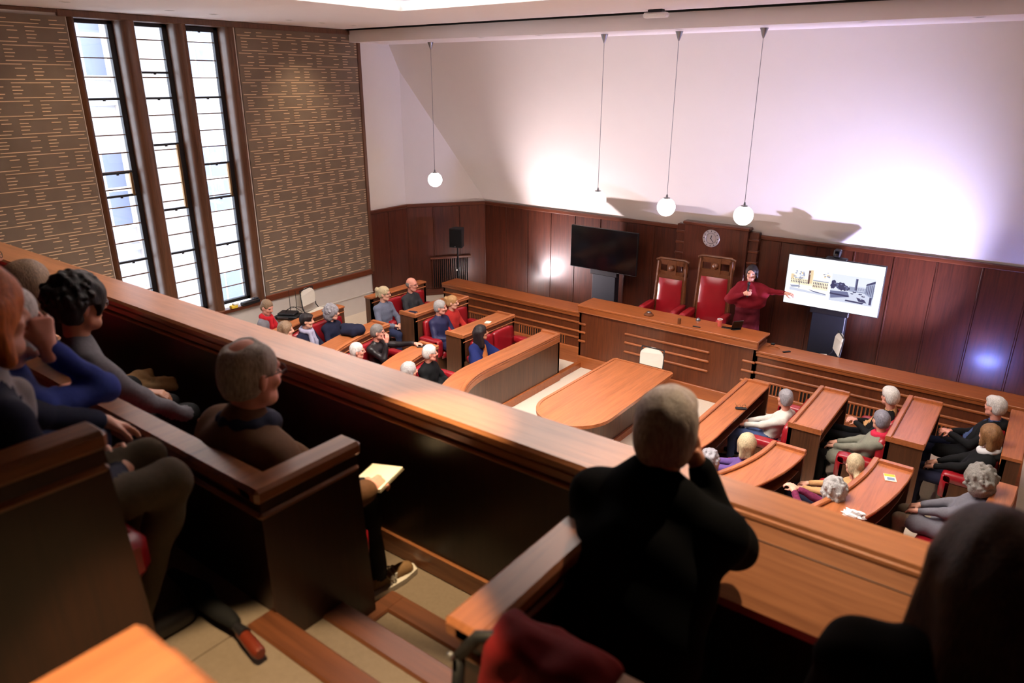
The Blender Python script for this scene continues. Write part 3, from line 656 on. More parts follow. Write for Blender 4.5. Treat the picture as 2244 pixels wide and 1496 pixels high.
# the slide: two pictures made of flat shapes, as shown on the screen
PAL = {'cream': (250, 238, 208), 'sand': (234, 208, 166), 'brown': (104, 74, 70), 'ink': (72, 66, 84), 'paper': (252, 250, 244), 'mist': (226, 232, 246), 'grey': (150, 158, 184), 'navy': (46, 46, 84), 'mid': (104, 110, 146), 'pale': (206, 212, 230)}
for k, c in PAL.items(): flatmat('slide_'+k, c, 1.1)
def slide():
    o = empty('slide_pictures'); me = bpy.data.meshes.new('pictures'); vs, fs, ms = [], [], []
    keys = list(PAL); dep = [0.0]
    def poly(col, pts):
        dep[0] -= 0.00003
        n = len(vs); vs.extend([(x, dep[0], y) for x, y in pts]); fs.append(tuple(range(n, n+len(pts)))); ms.append(keys.index(col))
    def rect(col, x0, y0, x1, y1): poly(col, [(x0, y0), (x1, y0), (x1, y1), (x0, y1)])
    def blob(col, cx, cy, rx, ry, n=14, j=0.22):
        poly(col, [(cx+rx*math.cos(2*PI*k/n)*(1+random.uniform(-j, j)), cy+ry*math.sin(2*PI*k/n)*(1+random.uniform(-j, j))) for k in range(n)])
    # left: a watercolour of a brick building with a slim tower
    rect('paper', -0.64, -0.20, -0.02, 0.24)
    rect('cream', -0.63, -0.06, -0.32, 0.04); rect('sand', -0.63, 0.02, -0.58, 0.10); rect('cream', -0.36, -0.06, -0.28, 0.16)
    rect('sand', -0.33, -0.02, -0.29, 0.20); rect('brown', -0.36, -0.03, -0.33, 0.19); rect('paper', -0.345, 0.12, -0.335, 0.15)
    rect('cream', -0.28, -0.10, -0.04, 0.03); rect('grey', -0.28, 0.03, -0.04, 0.045)
    for k in range(9): rect('brown', -0.27+k*0.026, -0.07, -0.258+k*0.026, -0.035); rect('ink', -0.27+k*0.026, -0.025, -0.258+k*0.026, 0.012)
    for k in range(11): rect('ink', -0.62+k*0.027, -0.035, -0.608+k*0.027, -0.005)
    for k in range(11): rect('brown', -0.62+k*0.027, 0.005, -0.61+k*0.027, 0.025)
    poly('ink', [(-0.49, -0.12), (-0.48, -0.12), (-0.482, 0.06), (-0.488, 0.06)])
    for k in range(26): blob(random.choice(('grey', 'sand', 'pale')), random.uniform(-0.58, -0.42), random.uniform(0.04, 0.16), 0.016, 0.011, 7)
    for k in range(14): blob(random.choice(('grey', 'sand', 'pale')), random.uniform(-0.13, -0.03), random.uniform(0.10, 0.22), 0.014, 0.010, 7)
    poly('grey', [(-0.63, -0.09), (-0.5, -0.075), (-0.46, -0.10), (-0.6, -0.12)]); poly('mid', [(-0.34, -0.12), (-0.20, -0.14), (-0.05, -0.16), (-0.06, -0.17), (-0.24, -0.155)])
    poly('pale', [(-0.63, -0.12), (-0.05, -0.17), (-0.05, -0.19), (-0.63, -0.17)])
    # right: a bluish photograph of a street with a tower, trees and parked cars
    rect('mist', 0.0, -0.24, 0.64, 0.20)
    rect('pale', 0.0, -0.24, 0.64, -0.06); poly('mid', [(0.0, -0.08), (0.26, -0.06), (0.30, -0.14), (0.02, -0.20)])
    rect('grey', 0.27, -0.05, 0.56, 0.03); rect('mid', 0.355, -0.02, 0.39, 0.165); rect('navy', 0.37, -0.02, 0.39, 0.165); rect('pale', 0.40, -0.03, 0.50, 0.05)
    for k in range(6): rect('mid', 0.41+k*0.015, -0.02, 0.417+k*0.015, 0.03)
    poly('grey', [(0.50, -0.05), (0.64, -0.12), (0.64, 0.17), (0.52, 0.10)]); poly('navy', [(0.51, 0.075), (0.64, 0.13), (0.64, 0.17), (0.52, 0.105)])
    for k in range(5): poly('navy', [(0.525+k*0.024, -0.04-k*0.012), (0.533+k*0.024, -0.045-k*0.012), (0.533+k*0.024, 0.07+k*0.010), (0.525+k*0.024, 0.07+k*0.008)])
    for (cx, cy, rx, ry) in ((0.04, 0.05, 0.035, 0.05), (0.12, 0.02, 0.075, 0.045), (0.18, 0.0, 0.085, 0.055), (0.24, -0.01, 0.05, 0.035), (0.03, 0.0, 0.035, 0.05), (0.16, 0.05, 0.05, 0.025)): blob('navy', cx, cy, rx, ry, 18)
    for k in range(12): blob('mid', random.uniform(0.05, 0.26), random.uniform(-0.03, 0.06), 0.016, 0.010, 7)
    poly('navy', [(0.0, -0.11), (0.28, -0.12), (0.29, -0.145), (0.0, -0.135)]); poly('navy', [(0.40, -0.13), (0.52, -0.15), (0.56, -0.20), (0.44, -0.19)])
    for (x, y_) in ((0.33, -0.08), (0.36, -0.05), (0.45, -0.07), (0.50, -0.10), (0.47, -0.16)): blob('navy', x, y_, 0.026, 0.012, 8); blob('pale', x, y_+0.008, 0.012, 0.005, 6)
    poly('navy', [(0.25, -0.19), (0.52, -0.20), (0.50, -0.225), (0.24, -0.215)]); rect('navy', 0.59, -0.22, 0.625, -0.10)
    me.from_pydata(vs, [], fs); me.update()
    for k in keys: me.materials.append(MAT['slide_'+k])
    for p, mi in zip(me.polygons, ms): p.material_index = mi
    bpy.data.objects.remove(o)
    o = bpy.data.objects.new('slide_pictures', me); COL.objects.link(o)
    return o
so = slide(); so.parent = t; so.location = (-0.02, -0.0045, z-0.005)
wc = empty('conference_camera', (-2.56, 11.95, 2.36)); tag(wc, 'black conference camera on top of the lit screen', 'camera')
MB().cbox(-0.16, 0.16, -0.05, 0.07, 0.0, 0.035, 0.012).build('foot', 'black', wc); MB().cbox(-0.055, 0.055, -0.04, 0.06, 0.03, 0.17, 0.02).build('head', 'dark_metal', wc)
MB().lathe([(0.0, 0.0), (0.035, 0.0), (0.032, 0.02), (0.0, 0.022)], 14).rot(0, Matrix.Translation((0, -0.04, 0.11)) @ Rx).build('lens', 'screen_black', wc, smooth='auto')
# ---- loudspeaker on a stand, floodlights
ls = empty('loudspeaker_stand', (-9.95, 11.32, 0.45)); tag(ls, 'black tripod loudspeaker stand in front of the radiator grille', 'speaker stand')
MB().tube([(0, 0, 0.15), (0, 0, 1.24)], 0.018, 10).build('pole', 'black', ls, smooth='auto'); MB().cbox(-0.03, 0.03, -0.03, 0.03, 0.72, 0.80, 0.01).build('collar', 'black', ls)
MB().lathe([(0, 0), (0.018, 0.0), (0.018, 0.02), (0, 0.022)], 10).rot(0, Matrix.Translation((0.0, -0.04, 0.74)) @ Rx).build('knob', 'white', ls)
for k in range(3):
    a_ = 0.4+k*2*PI/3; MB().tube([(0, 0, 0.45), (0.42*math.cos(a_), 0.42*math.sin(a_), 0.01)], 0.011, 6).build('leg', 'black', ls)
sp = empty('loudspeaker', (-9.95, 11.32, 1.69), 0.35); tag(sp, 'black box loudspeaker raised on a stand in the panelled corner', 'loudspeaker')
MB().prism([(-0.14, -0.12), (0.14, -0.12), (0.10, 0.13), (-0.10, 0.13)], 0, 0.40).build('cabinet', 'black', sp)
MB().box(-0.125, 0.125, -0.127, -0.12, 0.02, 0.38).build('grille', 'void', sp)
MB().cbox(-0.02, 0.0, -0.130, -0.126, 0.015, 0.03, 0.002).build('badge', 'steel', sp)
for x, lb in ((-9.2, 'black floodlight on the dais floor behind the desk towards the loudspeaker'), (-0.34, 'black floodlight on the dais floor behind the desk below the blue glow')):
    f = empty('floodlight', (x, 11.30, 0.46)); tag(f, lb, 'floodlight')
    MB().cbox(-0.16, 0.16, -0.10, 0.06, 0.10, 0.26, 0.01).build('housing', 'black', f)
    MB().box(-0.13, 0.13, -0.05, 0.05, 0.262, 0.266).rot(0, Matrix.Rotation(-0.35, 4, 'X')).build('lens', 'led_warm' if x < -5 else 'led_blue', f)
    for s in (-1, 1): MB().cbox(s*0.175-0.01, s*0.175+0.01, -0.03, 0.03, 0.0, 0.2, 0.003).build('bracket', 'dark_metal', f)
# ---- pendant lamps
for k, (x, lb) in enumerate(((-9.70, 'glowing globe pendant lamp nearest the window wall'), (-5.93, 'glowing globe pendant lamp above the blank television'), (-4.72, 'glowing globe pendant lamp left of the clock'), (-3.52, 'glowing globe pendant lamp right of the clock'), (0.18, 'globe pendant lamp beyond the screen, near the far side wall'))):
    y = 10.20 if 0 < k < 4 else 10.42
    p = empty('pendant_lamp', (x, y, 3.20)); tag(p, lb, 'pendant lamp', 'globe pendant lamps')
    g_ = bmesh.new(); bmesh.ops.create_uvsphere(g_, u_segments=28, v_segments=18, radius=0.138); me = bpy.data.meshes.new('globe'); g_.to_mesh(me); g_.free()
    for f in me.polygons: f.use_smooth = True
    me.materials.append(MAT['globe_glow']); go = bpy.data.objects.new('globe', me); COL.objects.link(go); go.parent = p
    MB().lathe([(0.05, 0.128), (0.05, 0.142), (0.018, 0.150), (0.012, 0.19), (0.0, 0.19)], 16).build('cap', 'steel', p, smooth='auto')
    MB().tube([(0, 0, 0.18), (0, 0, 2.40)], 0.0045, 6).build('cord', 'steel', p)
    MB().lathe([(0.008, 2.34), (0.025, 2.38), (0.055, 2.467), (0.0, 2.468)], 18).build('ceiling_cone', 'steel', p, smooth='auto')
# ---- folding chairs
def folding_chair(loc, rz, label):
    t = empty('folding_chair', loc, rz); tag(t, label, 'chair', 'white folding chairs')
    for s in (-1, 1):
        MB().tube([(s*0.20, -0.26, 0.86), (s*0.215, -0.22, 0.5), (s*0.22, 0.22, 0.01)], 0.011, 6).build('front_leg', 'dark_metal', t, smooth=True)
        MB().tube([(s*0.19, 0.10, 0.43), (s*0.20, -0.28, 0.01)], 0.011, 6).build('rear_leg', 'dark_metal', t, smooth=True)
    MB().tube([(-0.20, -0.26, 0.86), (0.20, -0.26, 0.86)], 0.011, 6).build('top_tube', 'dark_metal', t)
    n = 14; vs = []
    pl = [(x, zz) for x, zz in [(0.205, 0.56), (0.21, 0.72)]+[(0.21*math.cos(a_) if abs(math.cos(a_)) < 1 else 0.21, 0.74+0.13*math.sin(a_)) for a_ in np.linspace(0.15, PI-0.15, 10)]+[(-0.21, 0.72), (-0.205, 0.56)]]
    m_ = len(pl)
    vs = [(x, -0.235-0.03*(1-(x/0.21)**2)-0.05*(z_-0.56), z_) for x, z_ in pl]+[(x, -0.215-0.03*(1-(x/0.21)**2)-0.05*(z_-0.56), z_) for x, z_ in pl]
    MB().add(vs, [tuple(range(m_)), tuple(range(m_, 2*m_))[::-1]]+[(i, (i+1) % m_, m_+(i+1) % m_, m_+i) for i in range(m_)]).build('backrest', 'cream_plastic', t)
    MB().prism([(0.20, -0.14), (0.20, 0.12)]+[(0.20*math.cos(a_), 0.14+0.09*math.sin(a_)) for a_ in np.linspace(0.1, PI-0.1, 8)]+[(-0.20, 0.12), (-0.20, -0.14)], 0.425, 0.455).build('seat', 'cream_plastic', t)
    return t
folding_chair((-10.72, 8.20, 0.45), -PI*0.40, 'cream folding chair standing against the plaster dado by the window')
folding_chair((-4.80, 10.02, 0.0), PI, 'white folding chair at the square end of the table')
folding_chair((-3.93, 8.75, 0.0), PI/2, 'white folding chair at the long side of the table, mostly hidden by a grey head')
folding_chair((-2.46, 11.40, 0.44), PI*0.64, 'white folding chair behind the dais below the lit screen')
# ---- gallery benches
def gbench(name, x0, x1, yb, zf, zt, end, endd, label, capw=0.11, seat=True):
    t = empty(name, (0, 0, 0)); tag(t, label, 'bench', 'gallery benches')
    MB().box(x0+(0.02 if end == x0 else 0), x1-(0.02 if end == x1 else 0), yb-0.028, yb+0.028, zf-0.2, zt-0.055).build('back_panel', 'gallery_v', t)
    MB().cbox(x0, x1, yb-capw/2, yb+capw/2, zt-0.055, zt, 0.013).build('back_rail', 'gallery_y', t)
    MB().cbox(x0, x1, yb-0.042, yb+0.042, zt-0.125, zt-0.10, 0.010).build('back_bead', 'gallery_x', t)
    s = 1 if end == x1 else -1
    e0, e1 = (end-0.065, end) if s > 0 else (end, end+0.065)
    MB().prism([(yb-0.03, zf-0.0), (yb+endd+0.045, zf-0.0), (yb+endd, zt-0.06), (yb-0.03, zt-0.06)], 0, e1-e0).rot(0, Matrix(((0, 0, 1, e0), (1, 0, 0, 0), (0, 1, 0, 0), (0, 0, 0, 1)))).build('end_panel', 'gallery_v', t)
    MB().cbox((e0+e1)/2-capw/2, (e0+e1)/2+capw/2, yb-capw/2, yb+endd+0.01, zt-0.054, zt+0.002, 0.013).build('end_rail', 'gallery_y', t)
    MB().cbox(e0-0.01, e1+0.01, yb-0.04, yb+endd+0.005, zt-0.125, zt-0.10, 0.010).build('end_bead', 'gallery_y', t)
    if seat:
        a, c = (x0, e0) if s > 0 else (e1, x1)
        MB().cbox(a, c, yb+0.03, yb+0.50, zf+0.34, zf+0.50, 0.035).build('seat_cushion', 'red_leather', t, smooth='auto')
        MB().cbox(a, c, yb+0.03, yb+0.09, zf+0.48, zt-0.14, 0.02).build('back_cushion', 'red_leather', t, smooth='auto')
        MB().box(a, c, yb+0.05, yb+0.42, zf, zf+0.34).build('seat_base', 'gallery_v', t)
    return t
gbench('gallery_bench', XL+0.1, -1.90, 1.17, 2.78, 3.74, -1.90, 0.39, 'front gallery bench with the older man in the brown jacket on its end')
gbench('gallery_bench', XL+0.1, -1.90, 0.31, 3.23, 4.13, -1.90, 0.40, 'second gallery bench with a large dark end panel by the stair')
gbench('gallery_bench', -0.98, XR-0.02, 1.12, 2.78, 3.74, -0.98, 0.50, 'front gallery bench beside the stair with a red coat over its back', 0.125)
gbench('gallery_bench', -0.99, XR-0.02, 0.29, 3.23, 4.16, -0.99, 0.10, 'bright warmly lit corner of the bench rail at the stair', 0.23, False)
# ================================================================== people: smooth distance-field figures meshed with surface nets
NP = np
def _v(*a): return NP.array(a, dtype=NP.float32)
def rotz(a):
    c, s = math.cos(a), math.sin(a); return NP.array([[c, -s, 0], [s, c, 0], [0, 0, 1]], NP.float32)
def rotx(a):
    c, s = math.cos(a), math.sin(a); return NP.array([[1, 0, 0], [0, c, -s], [0, s, c]], NP.float32)
def roty(a):
    c, s = math.cos(a), math.sin(a); return NP.array([[c, 0, s], [0, 1, 0], [-s, 0, c]], NP.float32)
class Field:
    def __init__(s): s.p = []
    def cap(s, a, b, r1, r2=None, k=0.02, m=0, op=1):
        a, b = NP.asarray(a, NP.float32), NP.asarray(b, NP.float32); r2 = r1 if r2 is None else r2
        R = max(r1, r2); s.p.append(('c', a, b, r1, r2, k, m, op, NP.minimum(a, b)-R, NP.maximum(a, b)+R))
    def ell(s, c, r, k=0.02, m=0, rot=None, op=1):
        c, r = NP.asarray(c, NP.float32), NP.asarray(r, NP.float32); R = float(r.max())
        s.p.append(('e', c, r, rot, None, k, m, op, c-R, c+R))
    @staticmethod
    def d(pr, X):
        if pr[0] == 'c':
            a, b = pr[1], pr[2]; ab = b-a; q = X-a; t = NP.clip((q@ab)/max(1e-9, float(ab@ab)), 0, 1)
            return NP.linalg.norm(q-t[..., None]*ab, axis=-1)-(pr[3]+(pr[4]-pr[3])*t)
        q = X-pr[1]
        if pr[3] is not None: q = q@pr[3]
        k0 = NP.linalg.norm(q/pr[2], axis=-1); k1 = NP.linalg.norm(q/(pr[2]**2), axis=-1)
        return k0*(k0-1)/NP.maximum(k1, 1e-6)
    def grid(s, h, pad=0.03):
        lo = NP.min([p[8] for p in s.p if p[7] > 0], 0)-pad; hi = NP.max([p[9] for p in s.p if p[7] > 0], 0)+pad
        n = NP.ceil((hi-lo)/h).astype(int)+1
        ax = [lo[i]+h*NP.arange(n[i], dtype=NP.float32) for i in range(3)]
        D = NP.full(n, 0.5, NP.float32)
        for p in s.p:
            mg = p[5]+3*h
            i0 = NP.maximum(0, NP.floor((p[8]-mg-lo)/h).astype(int)); i1 = NP.minimum(n, NP.ceil((p[9]+mg-lo)/h).astype(int)+1)
            if (i1 <= i0).any(): continue
            sl = tuple(slice(i0[i], i1[i]) for i in range(3))
            X = NP.stack(NP.meshgrid(*[ax[i][i0[i]:i1[i]] for i in range(3)], indexing='ij'), -1)
            d = Field.d(p, X); A = D[sl]; k = p[5]
            if p[7] > 0:
                hh = NP.maximum(k-NP.abs(A-d), 0)/k; D[sl] = NP.minimum(A, d)-hh*hh*k*0.25
            else:
                d = -d; hh = NP.maximum(k-NP.abs(A-d), 0)/k; D[sl] = NP.maximum(A, d)+hh*hh*k*0.25
        return D, lo, ax
    def mats(s, X):
        best = NP.full(len(X), 9.0); m = NP.zeros(len(X), int)
        for p in s.p:
            if p[7] < 0: continue
            d = Field.d(p, X); w = d < best; best[w] = d[w]; m[w] = p[6]
        return m
def nets(D, lo, h):
    """naive surface nets"""
    S = D < 0; n = NP.array(D.shape)
    c = [S[i:n[0]-1+i, j:n[1]-1+j, k:n[2]-1+k] for i in (0, 1) for j in (0, 1) for k in (0, 1)]
    cnt = sum(x.astype(NP.int8) for x in c); act = (cnt > 0) & (cnt < 8)
    I = NP.argwhere(act)
    if len(I) == 0: return NP.zeros((0, 3)), NP.zeros((0, 4), int)
    idx = NP.full(act.shape, -1, NP.int64); idx[tuple(I.T)] = NP.arange(len(I))
    off = NP.array([(i, j, k) for i in (0, 1) for j in (0, 1) for k in (0, 1)])
    val = NP.stack([D[tuple((I+o).T)] for o in off], 1)
    acc = NP.zeros((len(I), 3)); num = NP.zeros(len(I))
    for a in range(8):
        for b in range(a+1, 8):
            if NP.abs(off[a]-off[b]).sum() != 1: continue
            va, vb = val[:, a], val[:, b]; x = (va < 0) != (vb < 0)
            t = NP.where(x, va/NP.where(x, va-vb, 1), 0)
            acc += NP.where(x[:, None], off[a]+t[:, None]*(off[b]-off[a]), 0); num += x
    Vv = lo+h*(I+acc/num[:, None])
    Fq = []
    for ax in range(3):
        o = [0, 0, 0]; o[ax] = 1
        A = S[tuple(slice(1, n[i]-1) if i != ax else slice(0, n[i]-1) for i in range(3))]
        B = S[tuple(slice(1, n[i]-1) if i != ax else slice(1, n[i]) for i in range(3))]
        E_ = NP.argwhere(A != B)
        if len(E_) == 0: continue
        fl = A[tuple(E_.T)]
        P0 = E_+NP.array([1 if i != ax else 0 for i in range(3)])
        u, w = [(1, 2), (2, 0), (0, 1)][ax]
        du = NP.zeros(3, int); du[u] = 1; dw = NP.zeros(3, int); dw[w] = 1
        q = NP.stack([idx[tuple((P0-du-dw).T)], idx[tuple((P0-dw).T)], idx[tuple(P0.T)], idx[tuple((P0-du).T)]], 1)
        q[~fl] = q[~fl][:, ::-1]
        Fq.append(q)
    Fq = NP.concatenate(Fq); Fq = Fq[(Fq >= 0).all(1)]
    return Vv, Fq
def wob(X, amp, seed, kmin=22, kmax=60, n=7):
    rs = NP.random.RandomState(seed); o = NP.zeros(X.shape[:-1], NP.float32)
    for i in range(n):
        kv = rs.normal(size=3); kv = kv/NP.linalg.norm(kv)*rs.uniform(kmin, kmax); o += NP.sin(X@kv.astype(NP.float32)+rs.uniform(0, 6.28)).astype(NP.float32)
    return o*amp/math.sqrt(n)
def mesh_fields(name, fields, mats, parent=None):
    """fields: list of (Field, voxel, noise amplitude, seed); all go into one mesh"""
    VS, FS, MS, base = [], [], [], 0
    for F, h, amp, seed in fields:
        if not F.p: continue
        D, lo, ax = F.grid(h)
        if amp:
            X = NP.stack(NP.meshgrid(*ax, indexing='ij'), -1); near = NP.abs(D) < 0.03
            D[near] += wob(X[near], amp, seed) if seed >= 0 else wob(X[near]*_v(1, 1, 0.35), amp, -seed, 50, 150, 12)
        Vv, Fq = nets(D, lo, h)
        if len(Fq) == 0: continue
        # one light smoothing pass
        nb = NP.zeros_like(Vv); ct = NP.zeros(len(Vv))
        for a in range(4):
            NP.add.at(nb, Fq[:, a], Vv[Fq[:, (a+1) % 4]]); NP.add.at(ct, Fq[:, a], 1)
        Vv = 0.5*Vv+0.5*nb/NP.maximum(ct, 1)[:, None]
        m = F.mats(Vv.astype(NP.float32))
        VS.append(Vv); FS.append(Fq+base); MS.append(m[Fq[:, 0]]); base += len(Vv)
    Vv = NP.concatenate(VS); Fq = NP.concatenate(FS); mm = NP.concatenate(MS)
    me = bpy.data.meshes.new(name); me.vertices.add(len(Vv)); me.vertices.foreach_set('co', Vv.astype(NP.float32).ravel())
    me.loops.add(Fq.size); me.loops.foreach_set('vertex_index', Fq.astype(NP.int32).ravel())
    me.polygons.add(len(Fq)); me.polygons.foreach_set('loop_start', NP.arange(0, Fq.size, 4, dtype=NP.int32)); me.polygons.foreach_set('loop_total', NP.full(len(Fq), 4, NP.int32))
    me.polygons.foreach_set('material_index', mm.astype(NP.int32)); me.polygons.foreach_set('use_smooth', NP.ones(len(Fq), bool))
    for x in mats: me.materials.append(MAT[x])
    me.update(calc_edges=True)
    o = bpy.data.objects.new(name, me); COL.objects.link(o)
    if parent is not None: o.parent = parent
    return o
def ik(S, T, l1, l2, hint):
    S, T, hint = [NP.asarray(x, NP.float32) for x in (S, T, hint)]
    d = T-S; L_ = float(NP.linalg.norm(d)); mx = (l1+l2)*0.995
    if L_ > mx: T = S+d/L_*mx; d = T-S; L_ = mx
    u = d/L_; a = (l1*l1-l2*l2+L_*L_)/(2*L_); hgt = math.sqrt(max(0, l1*l1-a*a))
    n = hint-u*float(hint@u); n = n/max(1e-6, float(NP.linalg.norm(n)))
    return S+u*a+n*hgt, T
def hand(F, W_, fdir, palm, side, curl=0.5, m=1, s=1.0, spread=0.12):
    """palm and five fingers; fdir points along the fingers, palm is the palm normal, side +1 right hand"""
    fd = NP.asarray(fdir, NP.float32); fd = fd/NP.linalg.norm(fd); pn = NP.asarray(palm, NP.float32); pn = pn-fd*float(pn@fd); pn = pn/NP.linalg.norm(pn)
    ac = NP.cross(fd, pn)*side         # towards the thumb
    at = lambda f, a, p: W_+(fd*f+ac*a+pn*p)*s
    F.cap(at(-0.035, 0, 0), at(0.015, 0, 0), 0.024*s, 0.026*s, 0.012, m)
    for j, (a, l, r) in enumerate(((0.028, 0.074, 0.0088), (0.009, 0.083, 0.0090), (-0.010, 0.077, 0.0086), (-0.028, 0.060, 0.0076))):
        F.cap(at(0.012, a*0.55, 0), at(0.088, a, 0.0), 0.016*s, 0.0125*s, 0.014, m)
        p = at(0.088, a, 0); an = 0.0; sp = spread*a/0.03
        for q, fr in enumerate((0.45, 0.30, 0.25)):
            an += curl*(0.8 if q == 0 else 1.0)
            dv = (fd*math.cos(an)+pn*math.sin(an)+ac*sp*0.5); dv = dv/NP.linalg.norm(dv)
            e = p+dv*l*fr*s; F.cap(p, e, r*s*(1-0.07*q), r*s*(0.94-0.07*q), 0.004, m); p = e
    t0 = at(0.022, 0.022, 0.006); t1 = at(0.055, 0.050, 0.018); t2 = at(0.085, 0.056, 0.030+0.02*curl); t3 = at(0.108, 0.050, 0.036+0.035*curl)
    F.cap(t0, t1, 0.016*s, 0.0125*s, 0.012, m); F.cap(t1, t2, 0.0115*s, 0.0105*s, 0.005, m); F.cap(t2, t3, 0.0105*s, 0.0085*s, 0.004, m)
SKIN = {}
def skin(name, rgb):
    m, N, L, b = newmat(name); c = lin(rgb)
    tc = N.new('ShaderNodeTexCoord'); nz = N.new('ShaderNodeTexNoise'); nz.inputs['Scale'].default_value = 30; L.new(tc.outputs['Object'], nz.inputs['Vector'])
    r = N.new('ShaderNodeMix'); r.data_type = 'RGBA'; r.inputs[6].default_value = (c[0]*0.86, c[1]*0.78, c[2]*0.76, 1); r.inputs[7].default_value = (min(1, c[0]*1.1), c[1]*1.08, c[2]*1.08, 1)
    L.new(nz.outputs[0], r.inputs[0]); L.new(r.outputs[2], b.inputs['Base Color']); setp(b, Roughness=0.48)
    b.inputs['Subsurface Weight'].default_value = 0.0
    return m
skin('skin_fair', (226, 172, 148)); skin('skin_pink', (222, 158, 138)); skin('skin_tan', (188, 132, 104)); skin('skin_olive', (170, 116, 88))
plain('eye', (88, 70, 62), 0.3); plain('lips', (196, 122, 110), 0.5); plain('shoe_dark', (26, 22, 22), 0.45)
def cloth(name, rgb, rough=0.85, var=0.18, scale=60, sheen=0.0, coat=0.0):
    if name not in MAT: plain(name, rgb, rough, var=var, scale=scale, bump=0.1, spec=0.25, sheen=sheen, coat=coat)
    return name
def hairmat(name, rgb):
    if name in MAT: return name
    m, N, L, b = newmat(name); c = lin(rgb)
    tc = N.new('ShaderNodeTexCoord'); mp = N.new('ShaderNodeMapping'); mp.inputs['Scale'].default_value = (90, 90, 14); L.new(tc.outputs['Object'], mp.inputs[0])
    nz = N.new('ShaderNodeTexNoise'); nz.inputs['Scale'].default_value = 2.0; nz.inputs['Detail'].default_value = 5; L.new(mp.outputs[0], nz.inputs['Vector'])
    r = N.new('ShaderNodeValToRGB'); r.color_ramp.elements[0].position = 0.3; r.color_ramp.elements[1].position = 0.72
    r.color_ramp.elements[0].color = (*[x*0.45 for x in c], 1); r.color_ramp.elements[1].color = (*[min(1, x*1.2) for x in c], 1)
    L.new(nz.outputs[0], r.inputs[0]); L.new(r.outputs[0], b.inputs['Base Color']); setp(b, Roughness=0.5); b.inputs['Specular IOR Level'].default_value = 0.35
    bp = N.new('ShaderNodeBump'); bp.inputs['Strength'].default_value = 0.6; bp.inputs['Distance'].default_value = 0.006
    L.new(nz.outputs[0], bp.inputs['Height']); L.new(bp.outputs[0], b.inputs['Normal'])
    return name
def head_field(c, R, s, m_skin, m_eye, m_lip, ears=True, beard=None):
    F = Field(); A = lambda x, y, z: c+R@(_v(x, y, z)*s)
    F.ell(A(0, -0.012, 0.030), _v(0.073, 0.092, 0.088)*s, 0.02, m_skin, R)
    F.ell(A(0, 0.020, -0.030), _v(0.061, 0.068, 0.075)*s, 0.03, m_skin, R)
    F.cap(A(-0.022, 0.052, -0.090), A(0.022, 0.052, -0.090), 0.024*s, None, 0.03, m_skin)
    F.cap(A(-0.045, 0.015, -0.075), A(-0.02, 0.05, -0.092), 0.020*s, None, 0.025, m_skin); F.cap(A(0.045, 0.015, -0.075), A(0.02, 0.05, -0.092), 0.020*s, None, 0.025, m_skin)
    F.cap(A(-0.038, 0.070, 0.026), A(0.038, 0.070, 0.026), 0.013*s, None, 0.015, m_skin)
    for e in (-1, 1):
        F.ell(A(e*0.031, 0.093, 0.004), _v(0.019, 0.012, 0.012)*s, 0.012, m_skin, R, -1)
        F.ell(A(e*0.031, 0.072, 0.004), _v(0.0125, 0.0115, 0.0070)*s, 0.002, m_eye, R)
        F.ell(A(e*0.040, 0.058, -0.028), _v(0.024, 0.020, 0.020)*s, 0.02, m_skin, R)
        if ears: F.ell(A(e*0.076, -0.010, -0.012), _v(0.010, 0.020, 0.032)*s, 0.006, m_skin, R@rotz(e*0.35))
    F.cap(A(0, 0.084, 0.018), A(0, 0.106, -0.024), 0.0085*s, 0.0125*s, 0.010, m_skin)
    F.cap(A(-0.011, 0.092, -0.028), A(0.011, 0.092, -0.028), 0.0095*s, None, 0.008, m_skin)
    F.cap(A(-0.019, 0.080, -0.058), A(0.019, 0.080, -0.058), 0.0075*s, None, 0.004, m_lip)
    return F
